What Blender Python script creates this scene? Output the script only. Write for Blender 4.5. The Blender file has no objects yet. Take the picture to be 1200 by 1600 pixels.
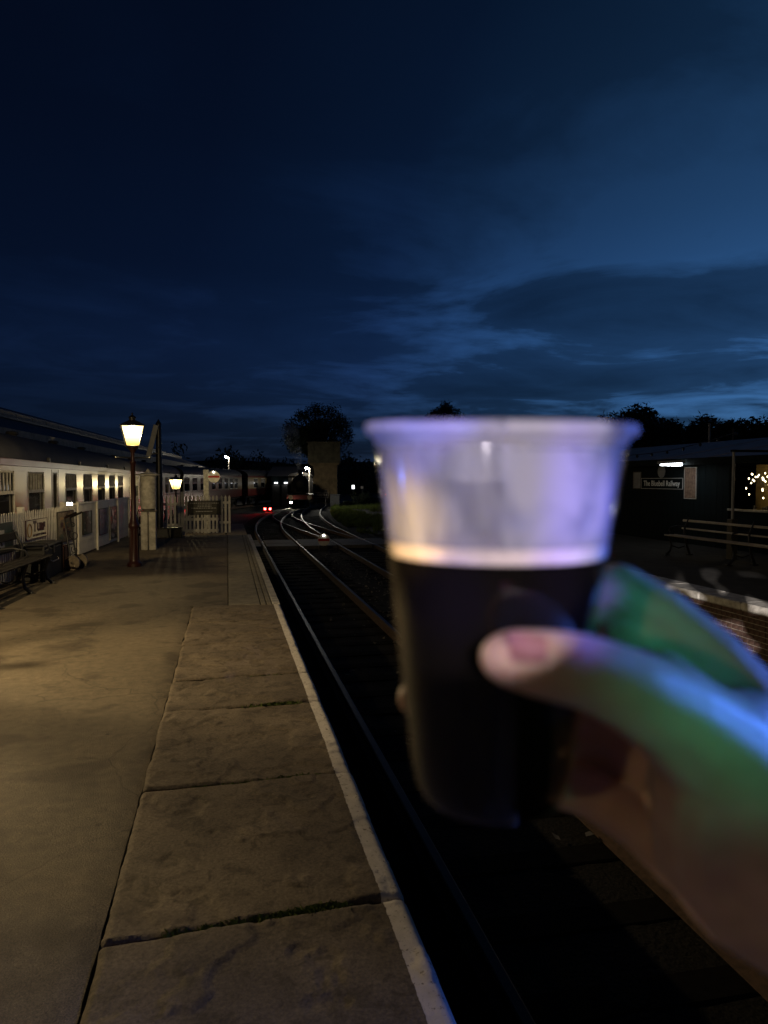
import bpy, bmesh, math, random
from mathutils import Vector, Matrix, noise
random.seed(7)
R = math.radians
C = bpy.context.scene.collection
scene = bpy.context.scene

# ------------------------------------------------------------------ camera
cam_d = bpy.data.cameras.new('camera')
cam_d.sensor_fit = 'VERTICAL'; cam_d.sensor_height = 32.0; cam_d.lens = 23.0
cam_d.clip_start = 0.02; cam_d.clip_end = 3000
cam_d.dof.use_dof = True; cam_d.dof.focus_distance = 13.0; cam_d.dof.aperture_fstop = 6.2
cam = bpy.data.objects.new('camera', cam_d); C.objects.link(cam)
cam.location = (0, 0, 1.6)
cam.rotation_euler = (R(90 - 2.49), 0, R(-12))
scene.camera = cam
CAM = Matrix.Translation(cam.location) @ cam.rotation_euler.to_matrix().to_4x4()

# ------------------------------------------------------------------ exposure
scene.view_settings.view_transform = 'Standard'
scene.view_settings.look = 'None'
scene.view_settings.exposure = 0.0
scene.view_settings.gamma = 1.0
scene.view_settings.use_curve_mapping = False
scene.cycles.use_denoising = True
scene.cycles.max_bounces = 8
scene.cycles.transparent_max_bounces = 16
scene.cycles.sample_clamp_indirect = 4.0
scene.cycles.caustics_reflective = False
scene.cycles.caustics_refractive = False

# ------------------------------------------------------------------ world: last blue of dusk, broken stratus
SUN_AZ = R(62)            # dusk glow lies beyond the right edge of the frame (clockwise from +y)
world = bpy.data.worlds.new('World'); scene.world = world
world.use_nodes = True
nt = world.node_tree; nt.nodes.clear()
def N(t, **kw):
    n = nt.nodes.new(t)
    for k, v in kw.items():
        if k.startswith('i_'):
            n.inputs[k[2:]].default_value = v
        else: setattr(n, k, v)
    return n
def LK(a, b): nt.links.new(a, b)
def MATH(op, a, b=None, clamp=False):
    n = N('ShaderNodeMath', operation=op); n.use_clamp = clamp
    for i, v in enumerate((a, b)):
        if v is None: continue
        if isinstance(v, (int, float)): n.inputs[i].default_value = v
        else: LK(v, n.inputs[i])
    return n.outputs[0]
def MIX(f, a, b, blend='MIX'):
    n = N('ShaderNodeMix', data_type='RGBA', blend_type=blend)
    for s, v in ((n.inputs[0], f), (n.inputs[6], a), (n.inputs[7], b)):
        if isinstance(v, (int, float)): s.default_value = v
        elif isinstance(v, tuple): s.default_value = v
        else: LK(v, s)
    return n.outputs[2]
def RAMP(f, *stops):
    n = N('ShaderNodeValToRGB'); LK(f, n.inputs[0])
    e = n.color_ramp.elements
    while len(e) < len(stops): e.new(0.5)
    for i, (p, c) in enumerate(stops):
        e[i].position = p; e[i].color = c if isinstance(c, tuple) else (c, c, c, 1)
    return n.outputs[0]
tc = N('ShaderNodeTexCoord')
sky = N('ShaderNodeTexSky', sky_type='NISHITA', sun_disc=False, sun_elevation=R(-4.0), sun_rotation=SUN_AZ, air_density=1.0, dust_density=0.3, ozone_density=4.0)
sep = N('ShaderNodeSeparateXYZ'); LK(tc.outputs['Generated'], sep.inputs[0])
zc = MATH('MAXIMUM', sep.outputs[2], 0.0)
# clouds lie on a flat deck: direction / height gives the perspective flattening
den = MATH('ADD', zc, 0.09)
cx = MATH('DIVIDE', sep.outputs[0], den); cy = MATH('DIVIDE', sep.outputs[1], den)
comb = N('ShaderNodeCombineXYZ'); LK(cx, comb.inputs[0]); LK(cy, comb.inputs[1])
n1 = N('ShaderNodeTexNoise', i_Scale=0.75, i_Detail=8.0, i_Roughness=0.55, i_Distortion=0.3); LK(comb.outputs[0], n1.inputs['Vector'])
mp = N('ShaderNodeMapping'); mp.inputs['Scale'].default_value = (1.5, 2.0, 1); mp.inputs['Rotation'].default_value = (0, 0, R(22)); mp.inputs['Location'].default_value = (12.5, 6.1, 0)
LK(comb.outputs[0], mp.inputs[0])
n2 = N('ShaderNodeTexNoise', i_Scale=0.55, i_Detail=7.0, i_Roughness=0.58, i_Distortion=0.9); LK(mp.outputs[0], n2.inputs['Vector'])
# azimuth factor: towards the glow
glow = MATH('ADD', MATH('MULTIPLY', sep.outputs[0], math.sin(SUN_AZ)), MATH('MULTIPLY', sep.outputs[1], math.cos(SUN_AZ)))
g = MATH('MULTIPLY', MATH('SUBTRACT', glow, 0.0), 1.0, True)
base = MIX(1.0, sky.outputs[0], (0.62, 1.0, 1.5, 1), 'MULTIPLY')
skycol = RAMP(g, (0.0, (0.0012, 0.0040, 0.0105, 1)), (0.42, (0.0017, 0.0060, 0.0155, 1)), (0.62, (0.0030, 0.0115, 0.0300, 1)), (0.80, (0.0075, 0.0290, 0.0660, 1)), (1.0, (0.0135, 0.050, 0.108, 1)))
base = MIX(0.18, skycol, base)
low = RAMP(zc, (0.0, 0.9), (0.08, 1.5), (0.17, 1.9), (0.27, 1.15), (0.42, 0.85), (0.6, 0.72), (1.0, 0.5))
base = MIX(1.0, base, low, 'MULTIPLY')
cmask = RAMP(MATH('ADD', MATH('MULTIPLY', n1.outputs[0], 0.5), MATH('MULTIPLY', n2.outputs[0], 0.5)), (0.39, 1.9), (0.455, 1.2), (0.50, 0.58), (0.62, 0.36))
soft = MIX(RAMP(zc, (0.05, 1.0), (0.22, 0.85), (0.32, 0.5), (0.5, 0.35)), (1, 1, 1, 1), cmask)
soft = MIX(RAMP(g, (0.35, 0.25), (0.75, 1.0)), (.85, .85, .85, 1), soft)
col = MIX(1.0, base, soft, 'MULTIPLY')
bg = N('ShaderNodeBackground', i_Strength=1.0); LK(col, bg.inputs[0])
out = N('ShaderNodeOutputWorld'); LK(bg.outputs[0], out.inputs[0])

# ------------------------------------------------------------------ helpers
class MB:
    def __init__(s): s.v = []; s.f = []; s.m = []
    def add(s, vs, fs, mi=0):
        o = len(s.v); s.v += [tuple(v) for v in vs]; s.f += [[i + o for i in f] for f in fs]; s.m += [mi] * len(fs); return s
    def box(s, x0, x1, y0, y1, z0, z1, M=None, mi=0, bev=0.0):
        if bev > 0:
            b = bev; vs = []; X = (x0, x1); Y = (y0, y1); Z = (z0, z1)
            for (i, j, k) in [(i, j, k) for i in (0, 1) for j in (0, 1) for k in (0, 1)]:
                sx, sy, sz = (1, -1)[i] * b, (1, -1)[j] * b, (1, -1)[k] * b
                vs += [(X[i], Y[j] + sy, Z[k] + sz), (X[i] + sx, Y[j], Z[k] + sz), (X[i] + sx, Y[j] + sy, Z[k])]
            bm = bmesh.new(); bv = [bm.verts.new(v) for v in vs]
            r = bmesh.ops.convex_hull(bm, input=bv); bm.verts.index_update()
            bmesh.ops.dissolve_limit(bm, angle_limit=0.01, verts=bm.verts, edges=bm.edges)
            bm.verts.index_update()
            vv = [v.co.copy() for v in bm.verts]; ff = [[v.index for v in f.verts] for f in bm.faces]; bm.free()
            if M is not None: vv = [M @ v for v in vv]
            return s.add(vv, ff, mi)
        vs = [Vector((x, y, z)) for x in (x0, x1) for y in (y0, y1) for z in (z0, z1)]
        if M is not None: vs = [M @ v for v in vs]
        return s.add(vs, [(0, 1, 3, 2), (4, 6, 7, 5), (0, 4, 5, 1), (2, 3, 7, 6), (0, 2, 6, 4), (1, 5, 7, 3)], mi)
    def cyl(s, a, b, r0, r1=None, n=12, cap=True, mi=0):
        if r1 is None: r1 = r0
        a = Vector(a); b = Vector(b); d = (b - a).normalized()
        u = d.orthogonal().normalized(); w = d.cross(u)
        vs = []
        for i in range(n):
            t = 2 * math.pi * i / n; e = u * math.cos(t) + w * math.sin(t)
            vs += [a + e * r0, b + e * r1]
        fs = [(2 * i, 2 * ((i + 1) % n), 2 * ((i + 1) % n) + 1, 2 * i + 1) for i in range(n)]
        if cap: fs += [[2 * i for i in range(n)][::-1], [2 * i + 1 for i in range(n)]]
        return s.add(vs, fs, mi)
    def tube(s, pts, r, n=8, closed=False, mi=0):
        P = [Vector(p) for p in pts]; m = len(P); vs = []; fs = []
        rr = r if isinstance(r, (list, tuple)) else [r] * m
        up = None
        for i in range(m):
            if closed: d = P[(i + 1) % m] - P[i - 1]
            else: d = P[min(i + 1, m - 1)] - P[max(i - 1, 0)]
            d.normalize()
            if up is None: up = d.orthogonal().normalized()
            up = (up - d * up.dot(d)); up = up.normalized() if up.length > 1e-6 else d.orthogonal().normalized()
            w = d.cross(up)
            for k in range(n):
                t = 2 * math.pi * k / n
                vs.append(P[i] + (up * math.cos(t) + w * math.sin(t)) * rr[i])
        for i in range(m if closed else m - 1):
            a = i * n; b = ((i + 1) % m) * n
            for k in range(n): fs.append((a + k, a + (k + 1) % n, b + (k + 1) % n, b + k))
        if not closed: fs += [list(range(n))[::-1], [(m - 1) * n + k for k in range(n)]]
        return s.add(vs, fs, mi)
    def lathe(s, prof, n=24, M=None, cap0=False, cap1=False, mi=0):
        vs = []; m = len(prof)
        for (r, z) in prof:
            for k in range(n):
                t = 2 * math.pi * k / n; vs.append(Vector((r * math.cos(t), r * math.sin(t), z)))
        if M is not None: vs = [M @ v for v in vs]
        fs = []
        for i in range(m - 1):
            for k in range(n): fs.append((i * n + k, i * n + (k + 1) % n, (i + 1) * n + (k + 1) % n, (i + 1) * n + k))
        if cap0: fs.append(list(range(n))[::-1])
        if cap1: fs.append([(m - 1) * n + k for k in range(n)])
        return s.add(vs, fs, mi)
    def prism(s, poly, h0, h1, axis='z', M=None, mi=0):
        def p3(a, b, h): return Vector({'z': (a, b, h), 'x': (h, a, b), 'y': (a, h, b)}[axis])
        n = len(poly); vs = [p3(a, b, h0) for a, b in poly] + [p3(a, b, h1) for a, b in poly]
        if M is not None: vs = [M @ v for v in vs]
        fs = [list(range(n))[::-1], [n + i for i in range(n)]] + [(i, (i + 1) % n, n + (i + 1) % n, n + i) for i in range(n)]
        return s.add(vs, fs, mi)
    def mesh(s, name, mats, smooth=False):
        me = bpy.data.meshes.new(name); me.from_pydata(s.v, [], s.f)
        for m in (mats if isinstance(mats, (list, tuple)) else [mats]): me.materials.append(m)
        if any(s.m): me.polygons.foreach_set('material_index', s.m)
        bm = bmesh.new(); bm.from_mesh(me); bmesh.ops.recalc_face_normals(bm, faces=bm.faces); bm.to_mesh(me); bm.free()
        if smooth: smooth_by_angle(me, smooth if smooth is not True else 40)
        return me
    def build(s, name, mats, parent=None, smooth=False, loc=None, rot=None):
        return link(name, s.mesh(name, mats, smooth), parent, loc, rot)

def smooth_by_angle(me, ang):
    bm = bmesh.new(); bm.from_mesh(me); a = R(ang)
    for f in bm.faces: f.smooth = True
    for e in bm.edges:
        if len(e.link_faces) == 2 and e.calc_face_angle(0) > a: e.smooth = False
    bm.to_mesh(me); bm.free()
def link(name, me, parent=None, loc=None, rot=None):
    o = bpy.data.objects.new(name, me); C.objects.link(o)
    if parent is not None: o.parent = parent
    if loc is not None: o.location = loc
    if rot is not None: o.rotation_euler = rot
    return o
def tag(o, label=None, cat=None, group=None, kind=None):
    if label: o['label'] = label
    if cat: o['category'] = cat
    if group: o['group'] = group
    if kind: o['kind'] = kind
    return o
def thing(name, loc, label=None, cat=None, group=None, rz=0, kind=None):
    o = bpy.data.objects.new(name, None); C.objects.link(o); o.empty_display_size = 0.2
    o.location = loc; o.rotation_euler = (0, 0, rz)
    return tag(o, label, cat, group, kind)
def copy_tree(o, parent=None):
    c = o.copy(); C.objects.link(c)
    if parent is not None: c.parent = parent
    for ch in o.children: copy_tree(ch, c)
    return c
def lettering(body, size, m, parent, loc, rot, depth=0.003, bold=0.0, name='lettering', sx=1.0):
    cu = bpy.data.curves.new('text', 'FONT'); cu.body = body; cu.size = size; cu.extrude = depth; cu.offset = bold
    cu.align_x = 'CENTER'; cu.align_y = 'CENTER'; cu.resolution_u = 3
    t = bpy.data.objects.new('text', cu); C.objects.link(t)
    dg = bpy.context.evaluated_depsgraph_get()
    me = bpy.data.meshes.new_from_object(t.evaluated_get(dg))
    C.objects.unlink(t); bpy.data.objects.remove(t); me.materials.clear(); me.materials.append(m); me.name = name
    o = link(name, me, parent, loc, rot); o.scale = (sx, 1, 1); return o

def mat(name, col, rough=0.6, metal=0.0, var=0.25, scale=6.0, bump=0.0, bscale=40.0, col2=None, spec=0.5, coat=0.0, det=5.0):
    m = bpy.data.materials.new(name); m.use_nodes = True; t = m.node_tree; p = t.nodes['Principled BSDF']
    p.inputs['Roughness'].default_value = rough; p.inputs['Metallic'].default_value = metal
    p.inputs['Specular IOR Level'].default_value = spec; p.inputs['Coat Weight'].default_value = coat
    tcn = t.nodes.new('ShaderNodeTexCoord'); nz = t.nodes.new('ShaderNodeTexNoise')
    nz.inputs['Scale'].default_value = scale; nz.inputs['Detail'].default_value = det; nz.inputs['Roughness'].default_value = 0.62
    t.links.new(tcn.outputs['Object'], nz.inputs['Vector'])
    rp = t.nodes.new('ShaderNodeValToRGB'); t.links.new(nz.outputs[0], rp.inputs[0])
    c2 = col2 if col2 else tuple(min(1, c * (1 + var)) for c in col)
    rp.color_ramp.elements[0].position = 0.33; rp.color_ramp.elements[1].position = 0.68
    rp.color_ramp.elements[0].color = tuple(c * (1 - var) for c in col) + (1,); rp.color_ramp.elements[1].color = tuple(c2) + (1,)
    t.links.new(rp.outputs[0], p.inputs['Base Color'])
    if bump > 0:
        nb = t.nodes.new('ShaderNodeTexNoise'); nb.inputs['Scale'].default_value = bscale; nb.inputs['Detail'].default_value = 6
        t.links.new(tcn.outputs['Object'], nb.inputs['Vector'])
        bp = t.nodes.new('ShaderNodeBump'); bp.inputs['Strength'].default_value = 1.0; bp.inputs['Distance'].default_value = bump
        t.links.new(nb.outputs[0], bp.inputs['Height']); t.links.new(bp.outputs[0], p.inputs['Normal'])
    return m
def lamp_glass(name):
    # frosted lantern glass glowing round its mantle: brightest high up, yellower towards the foot
    m = bpy.data.materials.new(name); m.use_nodes = True; t = m.node_tree; t.nodes.clear()
    o = t.nodes.new('ShaderNodeOutputMaterial'); e = t.nodes.new('ShaderNodeEmission'); tr = t.nodes.new('ShaderNodeBsdfTransparent'); tcn = t.nodes.new('ShaderNodeTexCoord')
    sp = t.nodes.new('ShaderNodeSeparateXYZ'); t.links.new(tcn.outputs['Generated'], sp.inputs[0])
    r = t.nodes.new('ShaderNodeValToRGB'); t.links.new(sp.outputs[2], r.inputs[0]); r.color_ramp.elements[0].color = (.42, .26, .035, 1); r.color_ramp.elements[1].color = (1, .76, .32, 1); r.color_ramp.elements[1].position = .6
    mr = t.nodes.new('ShaderNodeMapRange'); t.links.new(sp.outputs[2], mr.inputs[0]); mr.inputs[3].default_value = 1.9; mr.inputs[4].default_value = 2.5
    t.links.new(r.outputs[0], e.inputs[0]); t.links.new(mr.outputs[0], e.inputs[1]); mx = t.nodes.new('ShaderNodeAddShader')
    t.links.new(tr.outputs[0], mx.inputs[0]); t.links.new(e.outputs[0], mx.inputs[1]); t.links.new(mx.outputs[0], o.inputs[0]); return m
def emit(name, col, strength):
    m = bpy.data.materials.new(name); m.use_nodes = True; p = m.node_tree.nodes['Principled BSDF']
    p.inputs['Base Color'].default_value = (0.6, 0.6, 0.6, 1); p.inputs['Roughness'].default_value = 0.3
    p.inputs['Emission Color'].default_value = col + (1,); p.inputs['Emission Strength'].default_value = strength
    return m

M = dict(
    white=mat('white_paint', (0.76, 0.74, 0.68), 0.45, var=0.22, scale=5, bump=0.0015, bscale=25),
    oldwhite=mat('weathered_white_paint', (0.42, 0.40, 0.36), 0.6, var=0.4, scale=7, bump=0.002, bscale=30, col2=(0.60, 0.58, 0.53)),
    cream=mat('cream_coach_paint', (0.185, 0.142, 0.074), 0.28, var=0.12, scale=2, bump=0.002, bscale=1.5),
    maroon=mat('crimson_coach_paint', (0.085, 0.016, 0.013), 0.3, var=0.15, scale=2),
    roofgrey=mat('coach_roof', (0.025, 0.024, 0.023), 0.7, var=0.3, scale=3),
    glass=mat('dark_window_glass', (0.012, 0.013, 0.015), 0.05, var=0.2, spec=0.8),
    black=mat('black_paint', (0.012, 0.012, 0.013), 0.4, var=0.35, scale=9, bump=0.001),
    iron=mat('cast_iron_black', (0.018, 0.018, 0.02), 0.42, var=0.3, scale=14, bump=0.001, bscale=60),
    lampred=mat('oxblood_lamp_paint', (0.045, 0.013, 0.010), 0.38, var=0.25, scale=12, bump=0.001),
    polished=mat('pale_highlight_slat', (0.30, 0.27, 0.24), 0.28, spec=.8),  # pale slat colour stands in for bright highlights on a dark bench
    benchwood=mat('bench_wood', (0.016, 0.011, 0.009), 0.7, spec=.25, var=0.4, scale=10, bump=0.001),
    trunk=mat('black_leathercloth', (0.011, 0.011, 0.012), 0.6, var=0.35, scale=18, bump=0.001),
    leather=mat('tan_leather', (0.26, 0.105, 0.035), 0.45, var=0.35, scale=14, bump=0.001),
    brass=mat('brass', (0.45, 0.30, 0.10), 0.35, metal=1.0),
    steel=mat('worn_steel', (0.30, 0.29, 0.28), 0.30, metal=1.0, var=0.2, scale=30),
    railside=mat('rusty_rail', (0.06, 0.035, 0.024), 0.8, var=0.4, scale=20),
    railtop=mat('polished_rail_head', (0.045, 0.041, 0.037), 0.45, metal=1.0, var=0.15, scale=18),
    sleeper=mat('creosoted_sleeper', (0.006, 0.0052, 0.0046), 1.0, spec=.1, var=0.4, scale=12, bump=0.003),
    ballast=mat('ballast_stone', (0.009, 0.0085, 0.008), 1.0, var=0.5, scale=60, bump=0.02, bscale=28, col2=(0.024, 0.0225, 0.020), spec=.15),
    soil=mat('dark_cinder_ground', (0.028, 0.026, 0.022), 0.95, var=0.5, scale=3, bump=0.02, bscale=12),
    brick=mat('blue_brown_brick', (0.075, 0.042, 0.032), 0.7, var=0.45, scale=12, bump=0.002, bscale=60),
    mortar=mat('pale_mortar', (0.34, 0.31, 0.27), 0.9, var=0.25, scale=30, bump=0.002),
    concrete=mat('concrete', (0.22, 0.20, 0.17), 0.85, var=0.25, scale=5, bump=0.002, bscale=80),
    paver=mat('grey_paver', (0.20, 0.18, 0.14), 0.8, var=0.28, scale=7, bump=0.002, bscale=70),
    timber=mat('crossing_timber', (0.105, 0.10, 0.092), 0.75, var=0.3, scale=8, bump=0.002),
    board=mat('dark_green_boarding', (0.005, 0.010, 0.012), 0.85, var=0.3, scale=4, spec=.12),
    roofsheet=mat('grey_roof_sheet', (0.30, 0.27, 0.25), 0.6, var=0.3, scale=2.5),
    canopy=mat('weathered_canopy_board', (0.20, 0.18, 0.15), 0.7, var=0.35, scale=3),
    slate=mat('dark_slate', (0.06, 0.06, 0.065), 0.5, var=0.3, scale=5),
    bark=mat('bark', (0.05, 0.038, 0.028), 0.9, var=0.4, scale=8, bump=0.01),
    leaf=mat('dark_foliage', (0.035, 0.055, 0.018), 0.7, var=0.5, scale=1.2),
    leaf2=mat('hedge_foliage', (0.04, 0.062, 0.02), 0.7, var=0.5, scale=0.6),
    grass=mat('grass_blades', (0.12, 0.16, 0.034), 0.7, var=0.5, scale=1.5),
    moss=mat('joint_grass', (0.12, 0.17, 0.035), 0.8, var=0.5, scale=20),
    stone=mat('tower_stucco', (0.25, 0.185, 0.10), 0.9, var=0.35, scale=1.3, bump=0.01, bscale=6),
    tank=mat('rusty_painted_tank', (0.10, 0.088, 0.048), 0.7, var=0.4, scale=2.0, bump=0.01, bscale=5),
    redband=mat('signal_red_enamel', (0.45, 0.02, 0.012), 0.3, var=0.1),
    enamel=mat('white_enamel', (0.72, 0.69, 0.62), 0.25, var=0.12, scale=9),
    ink=mat('maroon_black_ink', (0.035, 0.008, 0.012), 0.4, var=0.1),
    ochre=mat('ochre_emblem', (0.30, 0.19, 0.07), 0.4),
    greenboard=mat('green_enamel', (0.045, 0.085, 0.065), 0.3, var=0.2),
    bluegrey=mat('blue_poster', (0.075, 0.10, 0.22), 0.4, var=0.6, scale=9, col2=(0.20, 0.23, 0.36)),
    postera=mat('busy_brown_poster', (0.10, 0.08, 0.05), 0.4, var=0.7, scale=16, col2=(0.34, 0.29, 0.20)),
    posterb=mat('dark_green_poster', (0.02, 0.05, 0.04), 0.35, var=0.6, scale=9, col2=(0.06, 0.10, 0.09)),
    posterc=mat('black_print_poster', (0.02, 0.02, 0.025), 0.35, var=0.5, scale=9),
    signdark=mat('dark_notice_board', (0.05, 0.045, 0.032), 0.5, var=0.2),
    signletter=mat('faded_white_lettering', (0.55, 0.55, 0.53), 0.5, var=0.2),
    tyre=mat('worn_wheel_rim', (0.24, 0.20, 0.15), 0.5, var=0.3, scale=20),
    yellowwall=mat('ochre_plaster', (0.46, 0.33, 0.12), 0.7, var=0.15),
    displayred=mat('display_panel', (0.16, 0.075, 0.055), 0.3, var=0.5, scale=11, col2=(0.30, 0.20, 0.16)),
    cabinet=mat('grey_steel_cabinet', (0.20, 0.21, 0.23), 0.5, var=0.2),
    gaslight=lamp_glass('gas_lamp_glass'),
    whitelamp=emit('white_lamp_glass', (1.0, 0.90, 0.70), 420.0),
    whitetube=emit('white_tube_glass', (0.9, 0.97, 1.0), 16.0),
    redlamp=emit('red_lamp_lens', (1.0, 0.012, 0.01), 150.0),
    bulb=emit('small_warm_bulb', (1.0, 0.82, 0.48), 9.0),
    lens=emit('signal_lamp_lens', (1.0, 0.92, 0.8), 40.0),
    darkred=mat('dull_dark_red', (0.09, 0.012, 0.010), .5),
    shed_notice_glow=emit('shed_lamp_and_notice_glow', (0.95, 0.97, 1.0), 3.0),
)

for _n in ('grass', 'leaf', 'leaf2'):      # thin leaves let some light through
    t_ = M[_n].node_tree; p_ = t_.nodes['Principled BSDF']; tl_ = t_.nodes.new('ShaderNodeBsdfTranslucent'); mx_ = t_.nodes.new('ShaderNodeMixShader'); mx_.inputs[0].default_value = .5 if _n == 'grass' else .3
    t_.links.new(p_.inputs['Base Color'].links[0].from_socket, tl_.inputs[0]); t_.links.new(p_.outputs[0], mx_.inputs[1]); t_.links.new(tl_.outputs[0], mx_.inputs[2]); t_.links.new(mx_.outputs[0], t_.nodes['Material Output'].inputs[0])
# ------------------------------------------------------------------ ground, ballast, tracks
g = MB(); g.add([(-500, -200, -1.3), (500, -200, -1.3), (500, 900, -1.3), (-500, 900, -1.3)], [(0, 1, 2, 3)])
tag(g.build('ground', M['soil']), kind='structure')

def bend1(y): return 0.004 * max(0, y - 36) ** 2
def bend2(y): return 0.0027 * max(0, y - 36) ** 2
def bendc(y):     # crossover from the far road to the near road
    return 0.0
def strip_path(bend, y0, y1, step=2.0):
    ys = []; y = y0
    while y < y1: ys.append(y); y += step
    ys.append(y1); return ys
b = MB()      # ballast bed: sheet with uneven top
xs = [0.70 + i * 0.20 for i in range(32)]; ys = [-6 + i * 0.35 for i in range(340)]
vs = []
for y in ys:
    for x in xs:
        bx = x + (bend1(y) + bend2(y)) / 2 + (x - 0.7) * max(0, y - 36) * 0.012
        vs.append((bx, y, -1.155 + 0.025 * noise.noise(Vector((x * 2.1, y * 2.1, 0))) + 0.02 * noise.noise(Vector((x * 6, y * 6, 3)))))
nx = len(xs)
b.add(vs, [(j * nx + i, j * nx + i + 1, (j + 1) * nx + i + 1, (j + 1) * nx + i) for j in range(len(ys) - 1) for i in range(nx - 1)])
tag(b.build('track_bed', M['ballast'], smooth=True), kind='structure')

def rail_mesh(path):
    prof = [(-0.07, -0.14), (0.07, -0.14), (0.07, -0.125), (0.012, -0.105), (0.012, -0.045), (0.036, -0.03), (0.036, -0.006), (0.026, 0.0), (-0.026, 0.0), (-0.036, -0.006), (-0.036, -0.03), (-0.012, -0.045), (-0.012, -0.105), (-0.07, -0.125)]
    m = MB(); n = len(prof)
    for (x, y, z) in path:
        m.v += [(x + a, y, z + c) for a, c in prof]
    for i in range(len(path) - 1):
        for k in range(n):
            f = (i * n + k, i * n + (k + 1) % n, (i + 1) * n + (k + 1) % n, (i + 1) * n + k)
            m.f.append(f); m.m.append(1 if k in (6, 7, 8) else 0)
    m.f += [list(range(n)), [(len(path) - 1) * n + k for k in range(n)]]; m.m += [0, 0]
    return m
sl = MB(); sl.box(-1.25, 1.25, -0.125, 0.125, -0.13, 0.0, bev=0.012); sl_me = sl.mesh('sleeper', M['sleeper'])
def track(xc, bend, y0, y1, sleepers):
    t = thing('railway_track', (xc, 0, 0), kind='structure')
    ys = strip_path(bend, y0, y1)
    for sx in (-0.7175, 0.7175):
        rail_mesh([(sx + bend(y), y, -1.0) for y in ys]).build('rail', [M['railside'], M['railtop']], t)
    y = sleepers[0]
    while y < sleepers[1]:
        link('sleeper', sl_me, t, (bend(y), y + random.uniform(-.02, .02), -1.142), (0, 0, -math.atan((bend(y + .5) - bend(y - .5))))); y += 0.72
    return t
track(2.105, bend1, -6, 100, (2, 56))
track(5.125, bend2, -6, 110, (4, 56))
track(-5.28, bend1, -6, 100, (36, 62))
# crossover rails between the two roads
t = thing('crossover_track', (0, 0, 0), kind='structure')
for sx in (-0.7175, 0.7175):
    pts = []
    for i in range(20):
        u = i / 19; y = 27 + u * 38; s = u * u * (3 - 2 * u)
        pts.append((sx + (5.125 + bend2(y)) * (1 - s) + (2.105 + bend1(y)) * s, y, -1.004))
    rail_mesh(pts).build('rail', [M['railside'], M['railtop']], t)

# board crossing over the rails at the platform end
t = thing('board_crossing', (0, 0, 0), kind='structure')
for (xa, xb) in ((0.98, 1.30), (1.48, 2.73), (2.91, 4.30), (4.50, 5.74), (5.94, 6.75)):
    for k in range(7):
        ya = 29.2 + k * 0.46
        p = MB(); p.box(xa + random.uniform(0, .03), xb - random.uniform(0, .03), ya, ya + 0.44, -1.16, -1.012 + random.uniform(-.006, .006), bev=0.008)
        p.build('plank', M['timber'], t)
# loose pale stones in the six-foot
st = MB()
for i in range(1600):
    x = random.uniform(2.95, 4.25) if i % 2 else random.uniform(1.5, 6.5); y = random.uniform(5, 42); s = random.uniform(.02, .05)
    x += bend1(y)
    c = Vector((x, y, -1.135)); vs = [c + Vector((random.uniform(-s, s), random.uniform(-s, s), random.uniform(0, s * 1.2))) for _ in range(5)]
    st.add(vs, [(0, 1, 2), (0, 2, 3), (0, 3, 4), (1, 2, 4), (2, 3, 4), (0, 1, 4)])
tag(st.build('ballast_stones', mat('pale_ballast', (0.10, 0.095, 0.09), 0.9, var=0.4)), kind='stuff')

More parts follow.
